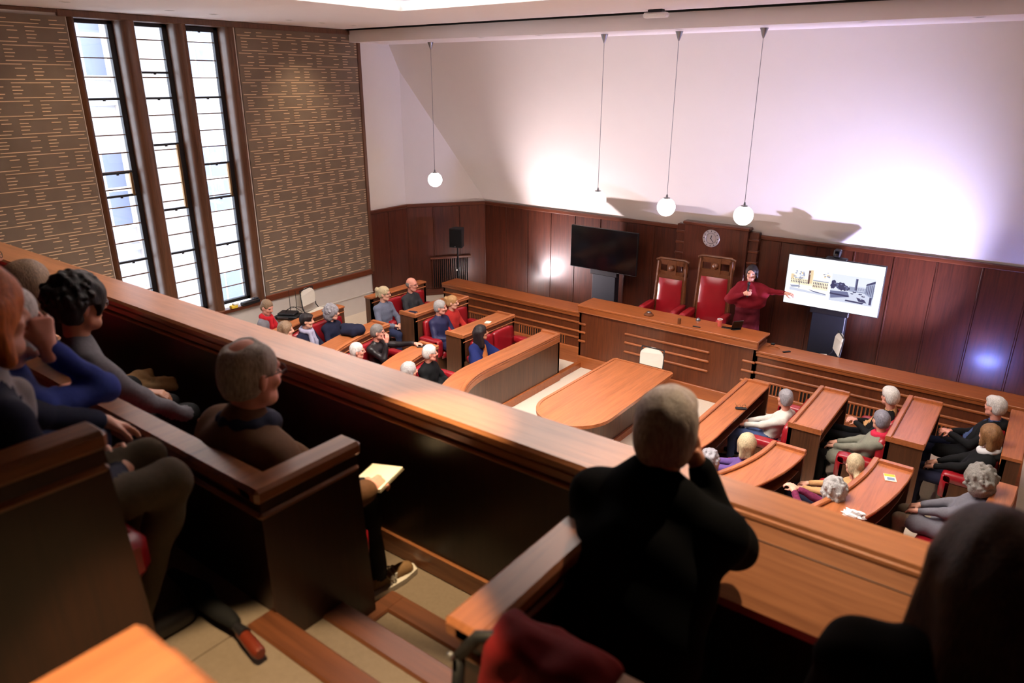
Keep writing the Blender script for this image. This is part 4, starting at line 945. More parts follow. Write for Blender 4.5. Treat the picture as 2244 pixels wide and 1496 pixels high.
def hair_field(style, c, R, s, m=0):
    F = Field(); A = lambda x, y, z: c+R@(_v(x, y, z)*s); E_ = lambda p, r, k=0.02, op=1, rot=None: F.ell(A(*p), _v(*r)*s, k, m, R if rot is None else R@rot, op)
    face = lambda: E_((0, 0.135, -0.030), (0.072, 0.086, 0.120), 0.012, -1)
    neckcut = lambda z=-0.14, y=0.02: E_((0, y, z), (0.13, 0.16, 0.085), 0.02, -1)
    earcut = lambda: [E_((e*0.085, 0.020, -0.045), (0.030, 0.045, 0.060), 0.008, -1) for e in (-1, 1)]
    if style in ('short', 'crop', 'wavy', 'receding', 'curlshort', 'thin'):
        t = {'crop': 0.004, 'short': 0.009, 'wavy': 0.016, 'receding': 0.006, 'curlshort': 0.030, 'thin': 0.007}[style]
        E_((0, -0.014, 0.034), (0.075+t, 0.094+t, 0.088+t)); E_((0, -0.045, -0.02), (0.070+t*0.8, 0.062+t*0.6, 0.075), 0.03)
        face(); earcut(); neckcut(-0.155, -0.02)
        if style == 'curlshort':
            rs = NP.random.RandomState(9)
            for q in range(110):
                dv = rs.normal(size=3); dv[2] = abs(dv[2])*0.9-0.25; dv /= NP.linalg.norm(dv)
                if dv[1] > 0.3 and dv[2] < 0.45: continue
                F.ell(A(dv[0]*0.104, -0.020+dv[1]*0.122, 0.030+dv[2]*0.118), _v(1, 1, 1)*rs.uniform(0.010, 0.019)*s, 0.008, m)
        if style == 'thin': E_((0, -0.060, 0.148), (0.052, 0.062, 0.046), 0.045, -1); E_((0, 0.105, 0.105), (0.060, 0.085, 0.062), 0.012, -1)
        if style == 'receding': E_((0, 0.105, 0.095), (0.055, 0.085, 0.06), 0.012, -1)
    elif style == 'fringe':      # bald on top, hair round the sides
        E_((0, -0.030, 0.00), (0.081, 0.084, 0.066)); E_((0, 0.0, 0.100), (0.066, 0.100, 0.080), 0.012, -1); face(); earcut(); neckcut(-0.150, -0.02)
    elif style in ('bob', 'bobfull'):
        t = 0.022 if style == 'bobfull' else 0.015
        E_((0, -0.014, 0.034), (0.075+t, 0.094+t, 0.088+t))
        for e in (-1, 1): F.cap(A(e*0.066, -0.005, 0.03), A(e*0.074, 0.008, -0.10), 0.032*s, 0.026*s, 0.03, m)
        F.cap(A(-0.035, -0.072, 0.0), A(-0.035, -0.074, -0.115), 0.045*s, 0.040*s, 0.04, m); F.cap(A(0.035, -0.072, 0.0), A(0.035, -0.074, -0.115), 0.045*s, 0.040*s, 0.04, m)
        E_((0, 0.150, -0.025), (0.078, 0.100, 0.136), 0.012, -1); E_((0, 0.03, -0.17), (0.045, 0.07, 0.09), 0.01, -1)
    elif style == 'openbob':
        E_((0, -0.016, 0.034), (0.088, 0.104, 0.100))
        for e in (-1, 1): F.cap(A(e*0.070, -0.030, 0.03), A(e*0.078, -0.030, -0.085), 0.026*s, 0.022*s, 0.03, m); F.cap(A(e*0.038, -0.075, 0.0), A(e*0.04, -0.078, -0.10), 0.042*s, 0.036*s, 0.04, m)
        E_((0.012, 0.150, -0.015), (0.092, 0.105, 0.130), 0.012, -1); E_((0, 0.05, -0.15), (0.10, 0.09, 0.10), 0.01, -1)
    elif style == 'long':
        E_((0, -0.014, 0.034), (0.093, 0.112, 0.106))
        for e in (-1, 1): F.cap(A(e*0.072, -0.01, 0.02), A(e*0.095, -0.01, -0.21), 0.036*s, 0.040*s, 0.04, m); F.cap(A(e*0.04, -0.075, 0.0), A(e*0.05, -0.085, -0.25), 0.050*s, 0.048*s, 0.05, m)
        F.cap(A(0, -0.085, 0), A(0, -0.10, -0.26), 0.05*s, 0.05*s, 0.05, m)
        E_((0, 0.155, -0.035), (0.062, 0.100, 0.140), 0.012, -1)
    elif style == 'pony':
        E_((0, -0.014, 0.034), (0.083, 0.102, 0.096)); E_((0, -0.05, -0.03), (0.074, 0.060, 0.060), 0.03)
        E_((0, -0.125, 0.055), (0.040, 0.040, 0.045), 0.02); F.cap(A(0, -0.13, 0.05), A(0.01, -0.135, -0.06), 0.030*s, 0.018*s, 0.02, m)
        face(); neckcut(-0.150, 0.0)
    elif style == 'lowpony':
        E_((0, -0.014, 0.034), (0.083, 0.103, 0.096)); E_((0, -0.05, -0.03), (0.076, 0.060, 0.075), 0.03)
        F.cap(A(0, -0.105, -0.045), A(0, -0.135, -0.09), 0.026*s, 0.036*s, 0.02, m); F.cap(A(0, -0.135, -0.09), A(0, -0.130, -0.17), 0.036*s, 0.02*s, 0.02, m)
        face(); neckcut(-0.165, 0.02)
    elif style in ('curly', 'bigcurly'):
        t = 0.030 if style == 'curly' else 0.046
        E_((0, -0.018, 0.030), (0.076+t, 0.094+t, 0.090+t)); E_((0, -0.050, -0.055), (0.078+t*0.9, 0.062+t*0.8, 0.075+t*0.6), 0.03)
        rs = NP.random.RandomState(5)
        for q in range(90):
            dv = rs.normal(size=3); dv[2] = dv[2]*0.8+0.15; dv /= NP.linalg.norm(dv)
            if dv[1] > 0.35 and dv[2] < 0.5: continue
            F.ell(A(dv[0]*(0.078+t), -0.022+dv[1]*(0.096+t), 0.018+dv[2]*(0.094+t)), _v(1, 1, 1)*rs.uniform(0.013, 0.021)*s, 0.008, m)
        E_((0, 0.150, -0.045), (0.066, 0.095, 0.118), 0.012, -1); E_((0, 0.06, -0.17), (0.08, 0.13, 0.07), 0.02, -1)
    elif style == 'swept':
        E_((0, -0.016, 0.032), (0.086, 0.103, 0.094)); E_((0, -0.050, -0.02), (0.078, 0.062, 0.075), 0.03)
        E_((0.01, 0.050, 0.070), (0.064, 0.050, 0.042), 0.03)
        face(); earcut(); neckcut(-0.155, -0.02)
    return F
HN = [0]
def person(label, head, heading, floorz, top, legs, hair, hcol, skin_='skin_fair', seat=0.42, lean=0.06, hy=None, hp=0.05, hr=0.0, s=1.0, bulk=1.0,
           rh=None, lh=None, rhd=None, lhd=None, res=1.0, shoes='shoe_dark', glasses=None, scarf=None, beard=None, curl=0.55, vest=None, stand=False, twist=0.0,
           extra=None, knees=(0.40, 0.40), kx=0.11, ft=(0.42, 0.42), inner=None, amp=0.0045, hood=False, coat=False, handm=True, drop=0.0, collar=True, rel=None, relb=None, lelb=None, group=None, hs=1.07, legmat_hide=False):
    """seated figure placed by the centre of its head; heading is the way the body faces"""
    HN[0] += 1; sd = HN[0]
    h = math.radians(heading); Rb = rotz(h-PI/2); f = NP.array([math.cos(h), math.sin(h)]); r_ = NP.array([math.sin(h), -math.cos(h)])
    head = NP.array(head, float); hip_xy = head[:2]-f*lean
    org = NP.array([hip_xy[0], hip_xy[1], floorz])
    L_ = lambda p: (Rb.T@(NP.array(p, NP.float32)-org.astype(NP.float32)))   # world -> body frame
    Hc = _v(0, lean, head[2]-floorz)
    hipz = seat+0.10*s
    N_ = Hc+_v(0, -0.045, -0.175*s*hs); Pv = _v(0, -0.02, hipz)
    sp = N_-Pv; C_ = Pv+sp*0.66; Mid = Pv+sp*0.33
    upv = sp/NP.linalg.norm(sp)
    mats_ = [top, skin_, 'eye', 'lips', legs, shoes, inner or top]
    Rt = rotz(twist)
    Sx = 0.150*s*bulk**0.5
    SR, SL = N_+Rt@_v(Sx, -0.005, -0.078*s), N_+Rt@_v(-Sx, -0.005, -0.078*s)
    B = Field(); ang = math.atan2(float(upv[1]), float(upv[2])); Rs = rotx(-ang)
    B.ell(Pv, _v(0.168*bulk, 0.125*bulk, 0.115)*s, 0.05, 4 if not coat else 0)
    B.ell(Mid, _v(0.148*bulk, 0.118*bulk, 0.150)*s, 0.06, 0, Rs)
    B.ell(C_, _v(0.166*bulk, 0.116*bulk, 0.165)*s, 0.06, 0, Rs@Rt)
    B.cap(SR, SL, 0.056*s*bulk**0.5, None, 0.06, 0)
    B.cap(N_+_v(0, 0.0, 0.0), SR+_v(0, 0, 0.012), 0.046*s, 0.040*s, 0.05, 0); B.cap(N_, SL+_v(0, 0, 0.012), 0.046*s, 0.040*s, 0.05, 0)
    if collar: B.cap(N_+_v(0, -0.004, -0.03), N_+_v(0, 0.008, 0.026), 0.066*s, 0.060*s, 0.02, 6 if inner else 0)
    if inner: B.cap(N_+_v(0, 0.085, -0.05), Mid+_v(0, 0.10, 0.02), 0.042*s, 0.052*s, 0.015, 6)
    # arms
    l1, l2 = 0.285*s, 0.255*s
    dR = _v(0.075, 0.27, hipz+0.105); dL = _v(-0.075, 0.27, hipz+0.105)
    WR = L_(rh) if rh is not None else dR; WL = L_(lh) if lh is not None else dL
    ER, WR = ik(SR, WR, l1, l2, relb or (0.6, -0.25, -0.5)); EL, WL = ik(SL, WL, l1, l2, lelb or (-0.6, -0.25, -0.5))
    if rel is not None: ER = L_(rel)
    ar = 0.053*s*(0.5+0.5*bulk)
    for S_, E_, W_ in ((SR, ER, WR), (SL, EL, WL)):
        B.cap(S_, E_, ar*1.08, ar*0.92, 0.035, 0); B.cap(E_, W_, ar*0.92, 0.037*s, 0.025, 0)
    # legs
    if not stand:
        for e, kn, fo in ((1, knees[0], ft[0]), (-1, knees[1], ft[1])):
            hp_ = _v(e*0.088*s, 0.02, hipz-0.01); kz = seat+0.075-drop
            kn_ = _v(e*kx*s, kn*s+0.02, kz); an = _v(e*kx*0.9*s, fo*s, 0.085)
            B.cap(hp_, kn_, 0.082*s*bulk**0.5, 0.062*s, 0.04, 4); B.cap(kn_, an, 0.060*s, 0.046*s, 0.03, 4)
            B.cap(an+_v(0, -0.03, -0.035), an+_v(e*0.02, 0.155*s, -0.048), 0.042*s, 0.034*s, 0.02, 5)
            if coat: B.cap(hp_+_v(e*0.02, 0, 0.01), hp_+(kn_-hp_)*0.6+_v(e*0.025, 0, 0.0), 0.100*s*bulk**0.5, 0.085*s, 0.05, 0)
    if hood: B.ell(N_+_v(0, -0.085, -0.03), _v(0.105, 0.060, 0.075)*s, 0.03, 0)
    if extra: extra(B, dict(N=N_, P=Pv, C=C_, M=Mid, SR=SR, SL=SL, ER=ER, EL=EL, WR=WR, WL=WL, H=Hc, hipz=hipz, L=L_))
    # head
    look = hy if hy is not None else 0.0
    Rh = rotz(math.radians(look))@rotx(-hp)@roty(hr)
    HF = head_field(Hc, Rh, s*hs, 1, 2, 3)
    HF.cap(N_+_v(0, 0.0, -0.05), Hc+Rh@_v(0, -0.022, -0.055)*s*hs, 0.054*s*hs, 0.050*s*hs, 0.025, 1)
    if beard:
        mats_.append(beard); bi = len(mats_)-1
        HF.ell(Hc+Rh@(_v(0, 0.048, -0.092)*s), _v(0.050, 0.042, 0.038)*s, 0.008, bi, Rh)
        for e in (-1, 1): HF.cap(Hc+Rh@(_v(e*0.06, 0.015, -0.055)*s), Hc+Rh@(_v(e*0.03, 0.06, -0.085)*s), 0.017*s, 0.02*s, 0.008, bi)
    # hands
    G = Field()
    if handm:
        def hd(E_, W_, d_, e):
            fd = W_-E_; fd = fd/NP.linalg.norm(fd)
            pn = _v(0, 0, -1) if d_ is None else Rb.T@_v(*d_[1])
            fdir = fd if d_ is None or d_[0] is None else Rb.T@_v(*d_[0])
            if abs(float(fdir@pn)) > 0.93*NP.linalg.norm(fdir): pn = pn+_v(0.4*e, -0.5, 0)
            cu = curl if d_ is None or len(d_) < 3 else d_[2]
            hand(G, W_+fd*0.028*s, fdir, pn, e, cu, 1, s*0.98)
        hd(ER, WR, rhd, 1); hd(EL, WL, lhd, -1)
    vb, vh, vg = 0.0125*res, 0.0078*res, 0.0075*res
    o = mesh_fields('person', [(B, vb, amp, sd), (HF, vh, 0, 0), (G, vg, 0, 0)], mats_)
    o.location = org; o.rotation_euler.z = h-PI/2
    tag(o, label, 'person', group)
    # hair
    if hair:
        F = hair_field(hair, Hc, Rh, s*hs)
        a_ = {'curly': 0.006, 'bigcurly': 0.007, 'curlshort': 0.005, 'wavy': 0.004}.get(hair, 0.0022)
        ho = mesh_fields('hair', [(F, 0.0072*res, a_, -(sd+50))], [hairmat(*hcol)], o)
    if glasses:
        g = MB(); A = lambda x, y, z: Hc+Rh@(_v(x, y, z)*s*hs)
        for e in (-1, 1):
            g.tube([A(e*0.031+0.024*math.cos(t_), 0.098, 0.004+0.018*math.sin(t_)) for t_ in NP.linspace(0, 2*PI, 15)], 0.0022*s, 5)
            g.tube([A(e*0.055, 0.097, 0.008), A(e*0.076, 0.06, 0.010), A(e*0.082, -0.008, 0.006), A(e*0.080, -0.02, -0.012)], 0.0022*s, 5)
        g.tube([A(-0.008, 0.100, 0.008), A(0.008, 0.100, 0.008)], 0.002*s, 5)
        g.build('glasses', glasses, o, smooth=True)
    if scarf:
        F = Field()
        for t_ in NP.linspace(0, 2*PI, 11)[:-1]:
            t2 = t_+2*PI/10
            F.cap(N_+_v(0.078*math.sin(t_), 0.078*math.cos(t_)+0.012, 0.012-0.018*math.cos(t_)), N_+_v(0.078*math.sin(t2), 0.078*math.cos(t2)+0.012, 0.012-0.018*math.cos(t2)), 0.038*s, None, 0.02, 0)
        if scarf[1] >= 1: F.cap(N_+_v(0.03, 0.10, -0.02), C_+_v(0.045, 0.135, -0.02), 0.038*s, 0.040*s, 0.02, 0); F.cap(C_+_v(0.045, 0.135, -0.02), Mid+_v(0.05, 0.14, 0.0), 0.040*s, 0.036*s, 0.02, 0)
        if scarf[1] >= 2: F.cap(N_+_v(-0.03, 0.10, -0.02), C_+_v(-0.05, 0.135, -0.02), 0.038*s, 0.040*s, 0.02, 0); F.cap(C_+_v(-0.05, 0.135, -0.02), Mid+_v(-0.05, 0.14, 0.0), 0.040*s, 0.036*s, 0.02, 0)
        if scarf[1] < 0:   # shawl over the back and shoulders
            F.cap(N_+_v(0.06, -0.05, 0.0), SL+_v(0.0, -0.045, 0.0), 0.05, 0.04, 0.03, 0); F.cap(N_+_v(0.0, -0.07, 0.01), C_+_v(0.05, -0.115, 0.02), 0.055, 0.05, 0.03, 0); F.cap(C_+_v(0.05, -0.115, 0.02), Mid+_v(0.11, -0.10, 0.02), 0.05, 0.045, 0.03, 0)
            F.cap(SR+_v(0, 0.03, 0.02), N_+_v(0.05, -0.03, 0.01), 0.045, 0.05, 0.03, 0)
        mesh_fields('scarf', [(F, 0.010*res, 0.005, sd+90)], [scarf[0]], o)
    return o
# ------------------------------------------------------------------ who sits where
SPK = NP.array([-3.70, 11.75])
def face_to(head, heading, lim=75):
    a = math.degrees(math.atan2(SPK[1]-head[1], SPK[0]-head[0]))-heading
    a = (a+180) % 360-180
    return max(-lim, min(lim, a))
def inward(p):
    """way a seat faces: straight across, or to the centre of the curve"""
    if p[1] > YA: return 0.0 if p[0] < XC else 180.0
    return math.degrees(math.atan2(YA-p[1], XC-p[0]))
G_L, G_R, G_G = 'listeners in the benches on the window side', 'listeners in the benches facing the windows', 'listeners in the gallery'
cl = cloth
cl('c_heather', (120, 116, 122)); cl('c_black', (13, 13, 15)); cl('c_navy', (28, 30, 52)); cl('c_navypuff', (44, 44, 78), 0.5); cl('c_red', (178, 44, 40)); cl('c_charcoal', (52, 52, 56)); cl('c_bluegrey', (104, 108, 126))
cl('c_jeans', (40, 46, 76)); cl('c_denim', (64, 78, 118)); cl('c_leather', (36, 30, 32), 0.38, sheen=0.0, coat=0.1); cl('c_cape', (24, 34, 88)); cl('c_orange', (190, 110, 56)); cl('c_cream', (206, 200, 192)); cl('c_purple', (96, 70, 128)); cl('c_sage', (126, 126, 112))
cl('c_crimson', (206, 44, 74)); cl('c_camel', (196, 148, 100)); cl('c_plum', (110, 36, 70), var=0.6, scale=45); cl('c_greycoat', (110, 108, 116)); cl('c_scarlet', (186, 30, 40)); cl('c_lilac', (170, 166, 190)); cl('c_whiteshirt', (226, 224, 226)); cl('c_patch', (120, 128, 150), var=0.5, scale=25)
cl('c_maroon', (122, 16, 30)); cl('c_maroondark', (88, 12, 26)); cl('c_brownjacket', (92, 62, 38)); cl('c_greytee', (92, 88, 94), var=0.3); cl('c_royal', (40, 56, 132)); cl('c_argyle', (150, 146, 150), var=0.55, scale=16); cl('c_khaki', (84, 74, 58)); cl('c_darkbrown', (26, 20, 17)); cl('c_beige', (176, 148, 104)); cl('c_stone', (150, 138, 120))
plain('c_jet', (6, 6, 7), 0.95, var=0.2, scale=60, spec=0.08); plain('c_umber', (15, 12, 10), 0.95, var=0.2, scale=60, spec=0.08)
cl('shoe_brown', (120, 92, 64))
H_WHITE, H_GREY, H_LGREY, H_SALT = ('hair_white', (226, 222, 218)), ('hair_grey', (132, 126, 122)), ('hair_lightgrey', (184, 180, 178)), ('hair_salt', (158, 154, 160))
H_BLK, H_DK, H_BRN, H_BLOND, H_GOLD, H_RED, H_ASH = ('hair_black', (18, 15, 15)), ('hair_dark', (40, 30, 32)), ('hair_brown', (88, 62, 44)), ('hair_blond', (206, 186, 150)), ('hair_gold', (196, 150, 100)), ('hair_ginger', (214, 116, 44)), ('hair_ash', (150, 122, 96))
def sit(label, head, fl, *a, **k):
    hd = k.pop('heading', None); hd = inward(head) if hd is None else hd
    if 'hy' not in k: k['hy'] = face_to(head, hd)
    return person(label, head, hd, fl, *a, **k)
# benches on the window side
sit('man with a red scarf and grey jacket sitting below the window sill', (-10.10, 6.67, 1.46), 0.45, 'c_heather', 'c_black', 'crop', H_ASH, 'skin_pink', heading=25, hy=-10, hp=0.35, scarf=('c_scarlet', 2), group=G_L, res=1.1)
sit('person whose fair hair just shows above the coping beside the dark-haired woman', (-9.09, 6.29, 1.38), 0.29, 'c_charcoal', 'c_black', 'bob', H_ASH, group=G_L, res=1.25, lean=0.0, seat=0.38)
sit('dark-haired woman with a lilac scarf and navy jacket', (-9.20, 6.77, 1.38), 0.29, 'c_navy', 'c_black', 'swept', H_DK, 'skin_fair', scarf=('c_lilac', 2), s=0.95, group=G_L, lean=0.0, seat=0.38)
sit('woman with curly silver hair in a dark navy jumper', (-9.17, 7.26, 1.40), 0.29, 'c_navy', 'c_jeans', 'curly', H_SALT, 'skin_fair', s=0.95, bulk=1.05, group=G_L, lean=0.0, seat=0.38)
sit('woman with blond hair tied high and a grey jumper at the bench end', (-9.28, 8.54, 1.41), 0.29, 'c_bluegrey', 'c_jeans', 'pony', H_BLOND, 'skin_fair', glasses='black', bulk=1.05, group=G_L, lean=0.0, seat=0.38)
sit('bald man with glasses in a charcoal jumper against the panelling', (-9.27, 9.23, 1.43), 0.29, 'c_charcoal', 'c_black', 'fringe', H_GREY, 'skin_pink', glasses='black', group=G_L, lean=0.0, seat=0.38)
sit('grey-haired man in a navy padded jacket with arms in his lap', (-8.25, 8.89, 1.26), 0.16, 'c_navypuff', 'c_navy', 'short', H_LGREY, 'skin_pink', bulk=1.12, group=G_L, hood=False, coat=True, lean=0.0, seat=0.38)
sit('woman in a red jumper with reddish blond hair tied back', (-8.28, 9.25, 1.26), 0.16, 'c_red', 'c_sage', 'pony', H_GOLD, 'skin_fair', s=0.95, group=G_L, lean=0.0, seat=0.38)
sit('man in a black leather jacket resting his chin on his hand', (-8.17, 7.33, 1.25), 0.16, 'c_leather', 'c_jeans', 'crop', H_GREY, 'skin_pink', glasses='black', group=G_L, rh=(-7.97, 7.31, 1.09), rhd=((0.1, 0.15, 1), (-1, 0.2, 0), 0.45), lh=(-7.72, 7.72, 1.04), lhd=((0.8, 0.4, 0), (0, 0, -1), 0.5), relb=(0.3, 0.3, -1), lean=0.0, seat=0.38)
sit('white-haired man with glasses low behind the coping', (-7.89, 6.65, 1.20), 0.16, 'c_navy', 'c_black', 'crop', H_WHITE, 'skin_pink', glasses='steel', group=G_L, lean=0.0, seat=0.38)
def cape(B, j):
    for e, S_, E_ in ((1, j['SR'], j['ER']), (-1, j['SL'], j['EL'])):
        B.cap(S_+_v(0, 0, -0.01), E_+_v(e*0.05, 0.06, -0.03), 0.070, 0.120, 0.06, 0)
    B.ell(j['M']+_v(0, -0.03, 0.0), _v(0.21, 0.13, 0.19), 0.06, 0)
sit('woman with long dark hair in a blue cape over an orange top', (-7.12, 8.64, 1.10), 0.05, 'c_cape', 'c_black', 'long', H_DK, 'skin_tan', s=0.95, group=G_L, extra=cape, inner='c_orange', hp=-0.1, amp=0.006, lean=0.0, seat=0.38)
sit('white-haired man in a black coat at the curved bench', (-7.14, 7.43, 1.10), 0.05, 'c_black', 'c_black', 'short', H_WHITE, 'skin_pink', bulk=1.1, group=G_L, coat=True, lean=0.0, seat=0.38)
sit('person whose pale hair just shows above the coping by the man in black', (-6.99, 6.83, 1.04), 0.05, 'c_heather', 'c_black', 'bob', H_LGREY, group=G_L, res=1.25, lean=0.0, seat=0.38)
# benches facing the windows
sit('grey-haired man in a cream jumper at the front desk', (-2.28, 8.98, 1.12), 0.05, 'c_cream', 'c_denim', 'crop', H_SALT, 'skin_pink', group=G_R, hy=-45, rh=None, lean=-0.17, seat=0.38)
sit('woman with straight blond hair in a purple jacket', (-2.27, 7.57, 1.05), 0.05, 'c_purple', 'c_black', 'bobfull', H_BLOND, group=G_R, s=0.96, lean=-0.17, seat=0.38)
sit('person with grey curls beside the woman in purple', (-2.45, 6.87, 1.08), 0.05, 'c_black', 'c_black', 'curly', H_SALT, group=G_R, s=0.96, res=1.15, lean=-0.17, seat=0.38)
sit('white-haired man in a black jacket with clasped hands', (-1.15, 9.47, 1.28), 0.16, 'c_black', 'c_black', 'swept', H_WHITE, 'skin_pink', glasses='black', group=G_R, inner='c_camel', rh=(-1.46, 9.46, 0.86), lh=(-1.46, 9.36, 0.86), lean=-0.17, seat=0.38)
sit('grey-haired woman with a crimson scarf over her grey-green coat', (-1.12, 8.85, 1.20), 0.16, 'c_sage', 'c_black', 'short', ('hair_bluegrey', (142, 140, 152)), group=G_R, s=0.96, bulk=1.18, scarf=('c_crimson', -1), coat=True, lean=-0.17, seat=0.38)
sit('woman with a low blond ponytail in a camel jumper', (-1.12, 7.56, 1.18), 0.16, 'c_camel', 'c_navy', 'lowpony', H_BLOND, group=G_R, s=0.96, inner=None, lean=-0.17, seat=0.38)
sit('woman with short grey curls in a plum patterned jumper holding a cup', (-1.16, 6.86, 1.20), 0.16, 'c_plum', 'c_black', 'curly', H_LGREY, group=G_R, s=0.96, rh=(-1.52, 7.08, 0.96), lh=(-1.54, 6.98, 0.96), lean=-0.17, seat=0.38)
sit('white-haired man in a black coat in the rear bench by the dais', (-0.06, 9.55, 1.42), 0.29, 'c_black', 'c_jeans', 'swept', H_WHITE, 'skin_pink', group=G_R, bulk=1.1, coat=True, hood=True, inner='c_denim', rh=(-0.42, 9.52, 1.0), lh=(-0.42, 9.42, 1.0), lean=-0.17, seat=0.38)
sit('brown-haired person in a black quilted jacket and white collar', (-0.04, 8.75, 1.38), 0.29, 'c_black', 'c_navy', 'bob', ('hair_lightbrown', (150, 108, 70)), group=G_R, s=0.97, bulk=1.1, hood=True, scarf=('c_whiteshirt', 0), lean=-0.17, seat=0.38)
sit('woman with shaggy grey curls and a grey cardigan', (-0.03, 7.59, 1.38), 0.29, 'c_greycoat', 'c_stone', 'bigcurly', ('hair_steel', (150, 146, 140)), group=G_R, s=0.97, bulk=1.12, coat=True, lean=-0.17, seat=0.38)
# the speaker stands by the screen with a microphone
def poncho(B, j):
    H = j['hipz']
    B.p = [p for p in B.p if p[6] != 4]
    for e in (-1, 1):
        B.cap(_v(e*0.085, 0, 0.88), _v(e*0.12, 0.02, 0.10), 0.115, 0.135, 0.05, 4); B.cap(_v(e*0.11, -0.02, 0.04), _v(e*0.13, 0.15, 0.035), 0.04, 0.034, 0.02, 5)
    B.ell(_v(0, 0, 0.94), _v(0.18, 0.14, 0.14), 0.05, 4)
    B.ell(_v(0, 0.0, 1.12), _v(0.245, 0.155, 0.20), 0.06, 0); B.ell(_v(0.0, 0.0, 1.02), _v(0.25, 0.16, 0.10), 0.05, 0)
    B.cap(j['SL'], (j['EL']+j['SL'])/2+_v(0, 0, -0.05), 0.07, 0.085, 0.06, 0); B.cap((j['EL']+j['SL'])/2+_v(0.05, 0, -0.10), _v(-0.16, 0, 1.08), 0.075, 0.12, 0.08, 0)
    B.cap(j['SR'], j['ER'], 0.075, 0.095, 0.06, 0)
spk = person('woman in a loose dark red top speaking into a microphone and pointing at the screen', (-3.80, 11.74, 2.00), -68, 0.46, 'c_maroon', 'c_maroondark', 'openbob', H_DK, 'skin_fair', seat=0.78, lean=0.0, hy=-12, hp=0.12, stand=True, collar=False, extra=poncho, s=0.97,
             rh=(-3.83, 11.50, 1.68), lh=(-3.17, 11.62, 1.78), rhd=((0.9, -0.3, 0.2), (0.2, 0.9, 0), 0.9), lhd=((1, -0.05, -0.05), (0, 0.3, -1), 0.35), lelb=(-0.2, 0, -1), relb=(0.8, -0.1, -0.7), amp=0.006, res=0.9)
mic = empty('microphone', (-3.745, 11.475, 1.645)); tag(mic, 'black handheld microphone held to the mouth of the woman in red', 'microphone')
MB().tube([(0, 0, 0), (-0.005, 0.02, 0.10), (-0.012, 0.045, 0.20)], [0.011, 0.013, 0.017], 10).build('handle', 'black', mic, smooth=True)
MB().tube([(-0.012, 0.045, 0.20), (-0.014, 0.052, 0.225), (-0.016, 0.06, 0.25)], [0.022, 0.027, 0.016], 10).build('mesh_head', 'dark_metal', mic, smooth=True)
# gallery
def sit_g(*a, **k):
    k.setdefault('seat', 0.47); return sit(*a, heading=k.pop('heading', 90), group=G_G, **k)
def bulky(B, j):
    B.ell(j['C']+_v(0, -0.03, -0.02), _v(0.22, 0.14, 0.20), 0.06, 0); B.cap(j['N']+_v(0, -0.025, -0.03), j['N']+_v(0, -0.015, 0.035), 0.088, 0.076, 0.03, 0)
    B.cap(j['SR']+_v(0.01, -0.01, 0.01), j['SL']+_v(-0.01, -0.01, 0.01), 0.078, None, 0.06, 0)
    for S_, E_, W_ in ((j['SR'], j['ER'], j['WR']), (j['SL'], j['EL'], j['WL'])): B.cap(S_, E_, 0.076, 0.068, 0.05, 0); B.cap(E_, W_, 0.066, 0.046, 0.03, 0)
def quilted(B, j):
    B.ell(j['C']+_v(0, -0.02, -0.05), _v(0.225, 0.15, 0.22), 0.06, 0); B.ell(j['M']+_v(0, -0.02, -0.03), _v(0.235, 0.17, 0.24), 0.06, 0); B.ell(j['P']+_v(0, -0.02, 0.0), _v(0.235, 0.19, 0.2), 0.06, 0)
    B.cap(j['N']+_v(0, -0.02, -0.02), j['N']+_v(0, -0.005, 0.050), 0.090, 0.076, 0.03, 0)
    B.cap(j['SR']+_v(0.02, -0.02, 0.025), j['SL']+_v(-0.02, -0.02, 0.025), 0.085, None, 0.06, 0); B.cap(j['N']+_v(0.06, -0.03, 0.005), j['N']+_v(-0.06, -0.03, 0.005), 0.082, None, 0.05, 0)
    for S_, E_ in ((j['SR'], j['ER']), (j['SL'], j['EL'])): B.cap(S_, E_, 0.082, 0.072, 0.05, 0)
sit_g('older grey-haired man with glasses in a brown jacket holding a notebook', (-2.27, 1.40, 3.97), 2.78, 'c_brownjacket', 'c_black', 'thin', ('hair_thin', (176, 164, 152)), 'skin_pink', res=0.72, glasses='black', bulk=1.28, lean=0.04, hs=1.13, extra=bulky, scarf=('c_navy', 0), rel=(-2.04, 1.46, 3.42), heading=86, hy=5, hp=0.10, rh=(-2.04, 1.70, 3.40), lh=(-2.24, 1.76, 3.36), rhd=((-0.15, 0.9, -0.1), (-0.5, 0, -0.9), 0.6), inner='c_navy', coat=True, shoes='shoe_brown', amp=0.006, knees=(0.40, 0.42), ft=(0.47, 0.42))
sit_g('young man with thick black hair and glasses in a grey top', (-3.57, 1.36, 4.01), 2.78, 'c_greytee', 'c_black', 'curlshort', H_BLK, 'skin_olive', res=0.75, glasses='steel', hy=2, hp=0.12, lean=0.05, rh=(-3.42, 1.68, 3.36), bulk=1.02, amp=0.006)
sit_g('woman with a light brown bob and glasses in a dark jacket', (-4.19, 1.38, 3.98), 2.78, 'c_darkbrown', 'c_black', 'bobfull', H_ASH, 'skin_fair', res=0.85, glasses='steel', hy=0, s=0.98, bulk=1.05)
sit_g('person with glasses at the edge of the picture, far end of the front gallery bench', (-5.00, 1.42, 4.02), 2.78, 'c_black', 'c_black', 'short', H_DK, 'skin_tan', res=1.0, glasses='black', hy=0, knees=(0.38, 0.38), ft=(0.36, 0.36))
